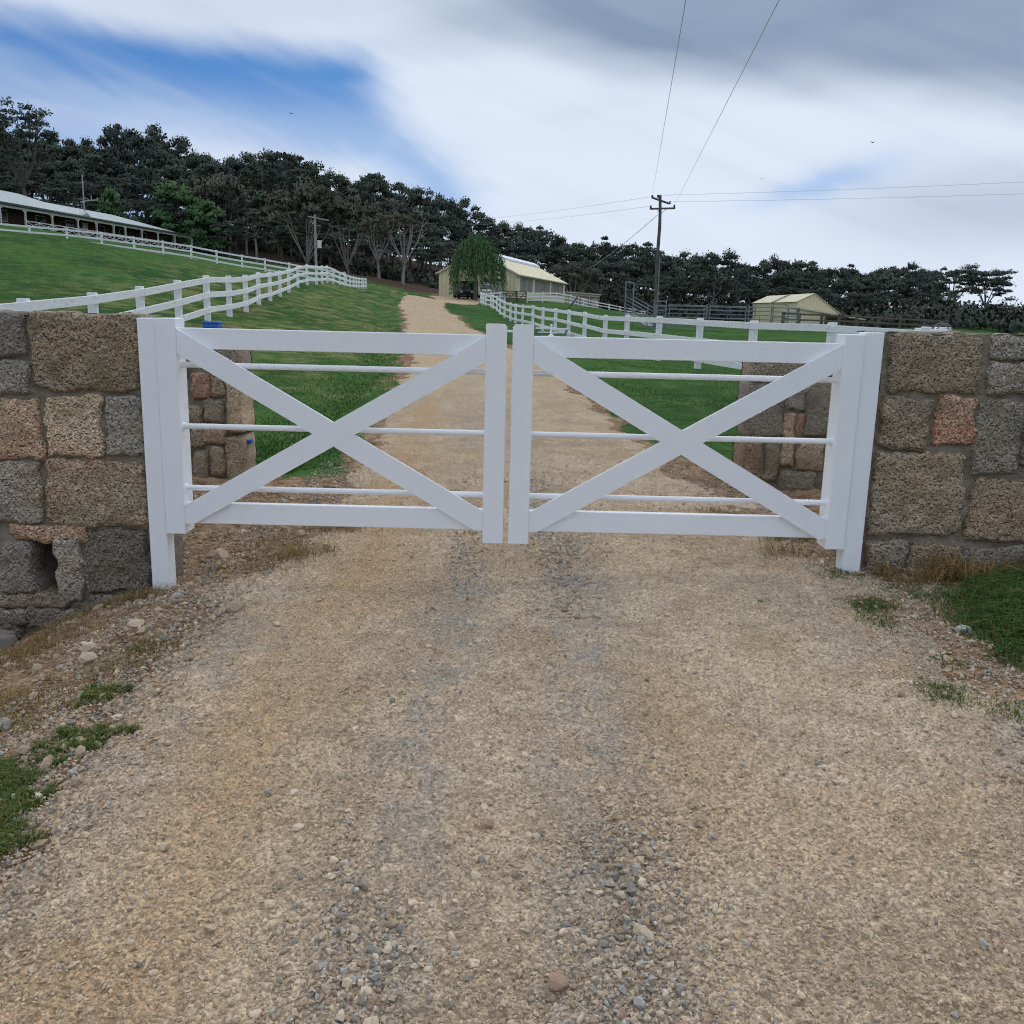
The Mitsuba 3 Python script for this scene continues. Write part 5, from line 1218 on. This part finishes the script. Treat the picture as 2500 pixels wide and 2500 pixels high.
def grass_mesh(key, label, sets, catg='grass'):
    tri, uv = np.vstack([a for a, _ in sets]), np.vstack([b for _, b in sets])
    scene[key] = mikit.ply(trimesh.Trimesh(tri, np.arange(len(tri)).reshape(-1, 3), process=False), 'm_grass', uv=uv)
    labels[key] = {'label': label, 'category': catg, 'kind': 'stuff'}


# thick verge in front of the right wall
n_ = 52000
x, y = gg.uniform(2.0, 3.6, n_), gg.uniform(2.4, 4.86, n_)
e = meshkit.fbm(np.stack([x * 3, y * 3, x * 0], -1), 3, 51) - 0.5
edge = np.interp(y, [2.4, 3.0, 3.6, 4.0, 4.5, 4.8], [2.3, 2.06, 1.95, 1.92, 2.02, 2.4])
ok = (x > edge + 0.8 * e) & (y < 4.75 + 0.2 * e)
x, y = x[ok], y[ok]
full = sstep(0, 0.45, x - edge[ok] + 0.25 * e[ok])
thin = gg.uniform(0, 1, len(x)) < 0.2 + 0.8 * full
x, y, full = x[thin], y[thin], full[thin]
sets = [blades(x, y, 0.045 + 0.095 * full, 0.0045, 1.4, dry=np.where(gg.uniform(0, 1, len(x)) < 0.11, 0.6, 0.05))]
n_ = 7000
cx, cy = gg.uniform(1.6, 2.35, 46), gg.uniform(2.2, 4.9, 46)
j = np.minimum(gg.integers(0, 46, n_), gg.integers(0, 46, n_))
x, y = cx[j] + gg.normal(0, 0.055, n_), cy[j] + gg.normal(0, 0.06, n_)
sets.append(blades(x, y, 0.026, 0.0032, 1.2, dry=0.18))
grass_mesh('verge_grass', 'thick green grass in front of the right stone wall', sets)

# straw coloured dead grass along the foot of both walls
n_ = 6500
x = gg.uniform(1.99, 3.5, n_)
y = 4.965 - np.abs(gg.normal(0, 0.12, n_))
lush = meshkit.fbm(np.stack([x * 5, y * 3, x * 0], -1), 3, 71)
x, y, lush = x[lush > 0.36], y[lush > 0.36], lush[lush > 0.36]
sets = [blades(x, y, 0.03 + 0.2 * sstep(0.36, 0.75, lush), 0.0034, 1.7, dry=0.9)]
CL = [(-2.12, 4.86, .10), (-2.3, 4.8, .12), (-2.0, 4.78, .09), (-2.25, 4.3, .16), (-2.4, 4.0, .15), (-2.32, 3.75, .14), (-2.1, 3.9, .09), (-2.05, 3.4, .12), (-2.2, 3.2, .12), (-1.85, 3.55, .10), (-1.7, 3.75, .10), (-1.75, 3.35, .10), (-1.95, 3.15, .10), (-2.4, 3.4, .14), (-1.62, 3.95, .07), (-2.55, 4.45, .14), (-1.5, 5.25, .12), (-1.3, 5.5, .12), (-1.6, 5.9, .14), (-1.75, 6.6, .15), (-1.2, 6.2, .12), (1.6, 5.3, .09), (1.75, 5.7, .1), (1.5, 6.4, .12), (1.65, 7.2, .12)]
for cx, cy, r in CL:
    n_ = int(9000 * r * 0.35 * gg.uniform(0.3, 1.5))
    sets.append(blades(gg.normal(cx, r, n_), np.minimum(gg.normal(cy, r * 0.8, n_), 7.6 if cy > 5 else 4.93), gg.uniform(0.035, 0.09), 0.0032, 1.7, dry=gg.uniform(0.6, 1.0)))
grass_mesh('dry_grass', 'straw coloured dead grass at the foot of the stone walls and on the left bank', sets, 'dry grass')

TU = [(-1.53, 3.02, .06, 'green grass tuft on the gravel edge at the left, farthest of the row'), (-1.56, 2.76, .05, 'green grass tuft on the gravel edge at the left, second of the row'), (-1.50, 2.58, .045, 'green grass tuft on the gravel edge at the left, third of the row'), (-1.46, 2.36, .055, 'green grass tuft on the gravel edge at the left, nearest of the row'), (-1.72, 2.82, .05, 'green grass tuft at the left edge of the photo beyond the gravel'), (-1.60, 3.42, .04, 'small half dry green tuft in the gravel below the left post')]
for x, y, r, lab in TU:
    n_ = int(26000 * r)
    k = thing('grass_tuft', lab, 'grass tuft', 'green grass tufts along the left gravel edge')
    sub_x, sub_y = gg.normal(x, r * 1.1, 14), gg.normal(y, r * 1.0, 14)
    js = gg.integers(0, 14, n_)
    px_, py_ = gg.normal(sub_x[js], r * 0.3), gg.normal(sub_y[js], r * 0.3)
    tri, uv = blades(px_, py_, 0.036, 0.0034, 1.25, dry=np.where(gg.uniform(0, 1, n_) < 0.25, 0.5, 0.14))
    scene[k] = mikit.ply(trimesh.Trimesh(tri, np.arange(len(tri)).reshape(-1, 3), process=False), 'm_grass', uv=uv)

# paddock grass beyond the gate, thinning out with distance
n_ = 190000
u = gg.uniform(0, 1, n_)
y = 1 / (1 / 6.8 + u * (1 / 48 - 1 / 6.8))
x = gg.uniform(-0.62, 0.56, n_) * y
l, r = road_edges(y)
w = meshkit.fbm(np.stack([x * 1.5, y * 1.5, x * 0], -1), 3, 61) - 0.5
ok = ((x < l - 0.12 + 0.5 * w) | (x > r + 0.12 + 0.5 * w)) & ((y > 8.6) | (np.abs(x) > 3.2) | ((np.abs(x) > 2.0) & (y > 7.0) & False))
x, y, w = x[ok], y[ok], w[ok]
patch = meshkit.fbm(np.stack([x * 0.7, y * 0.7, x * 0 + 4], -1), 3, 63)
lane_side = sstep(9, 2, np.abs(x + 0.13 * y + 4.5)) * sstep(10, 22, y)
dd = np.clip(0.75 * lane_side * sstep(0.42, 0.62, patch) + np.where(gg.uniform(0, 1, len(x)) < 0.08, 0.5, 0), 0, 0.9)
ditchy = np.exp(-(((x - np.interp(y, [8, 13, 20, 27, 36, 50, 66], [-2.35, -2.6, -3.0, -3.9, -5.1, -7.0, -9.2])) / 0.5) ** 2)) * sstep(60, 40, y)
tri, uv = blades(x, y, (0.013 + 0.015 * sstep(0.4, 0.7, patch) + 0.03 * ditchy) * (0.95 + 0.004 * y), 0.006 + 0.0009 * y, 0.8, z=G(x, y), dry=dd * (1 - ditchy), segs=1)
scene['paddock_grass'] = mikit.ply(trimesh.Trimesh(tri, np.arange(len(tri)).reshape(-1, 3), process=False), 'm_grass', uv=uv)
labels['paddock_grass'] = {'label': 'short green paddock grass on both sides of the driveway beyond the gate', 'category': 'grass', 'kind': 'stuff'}
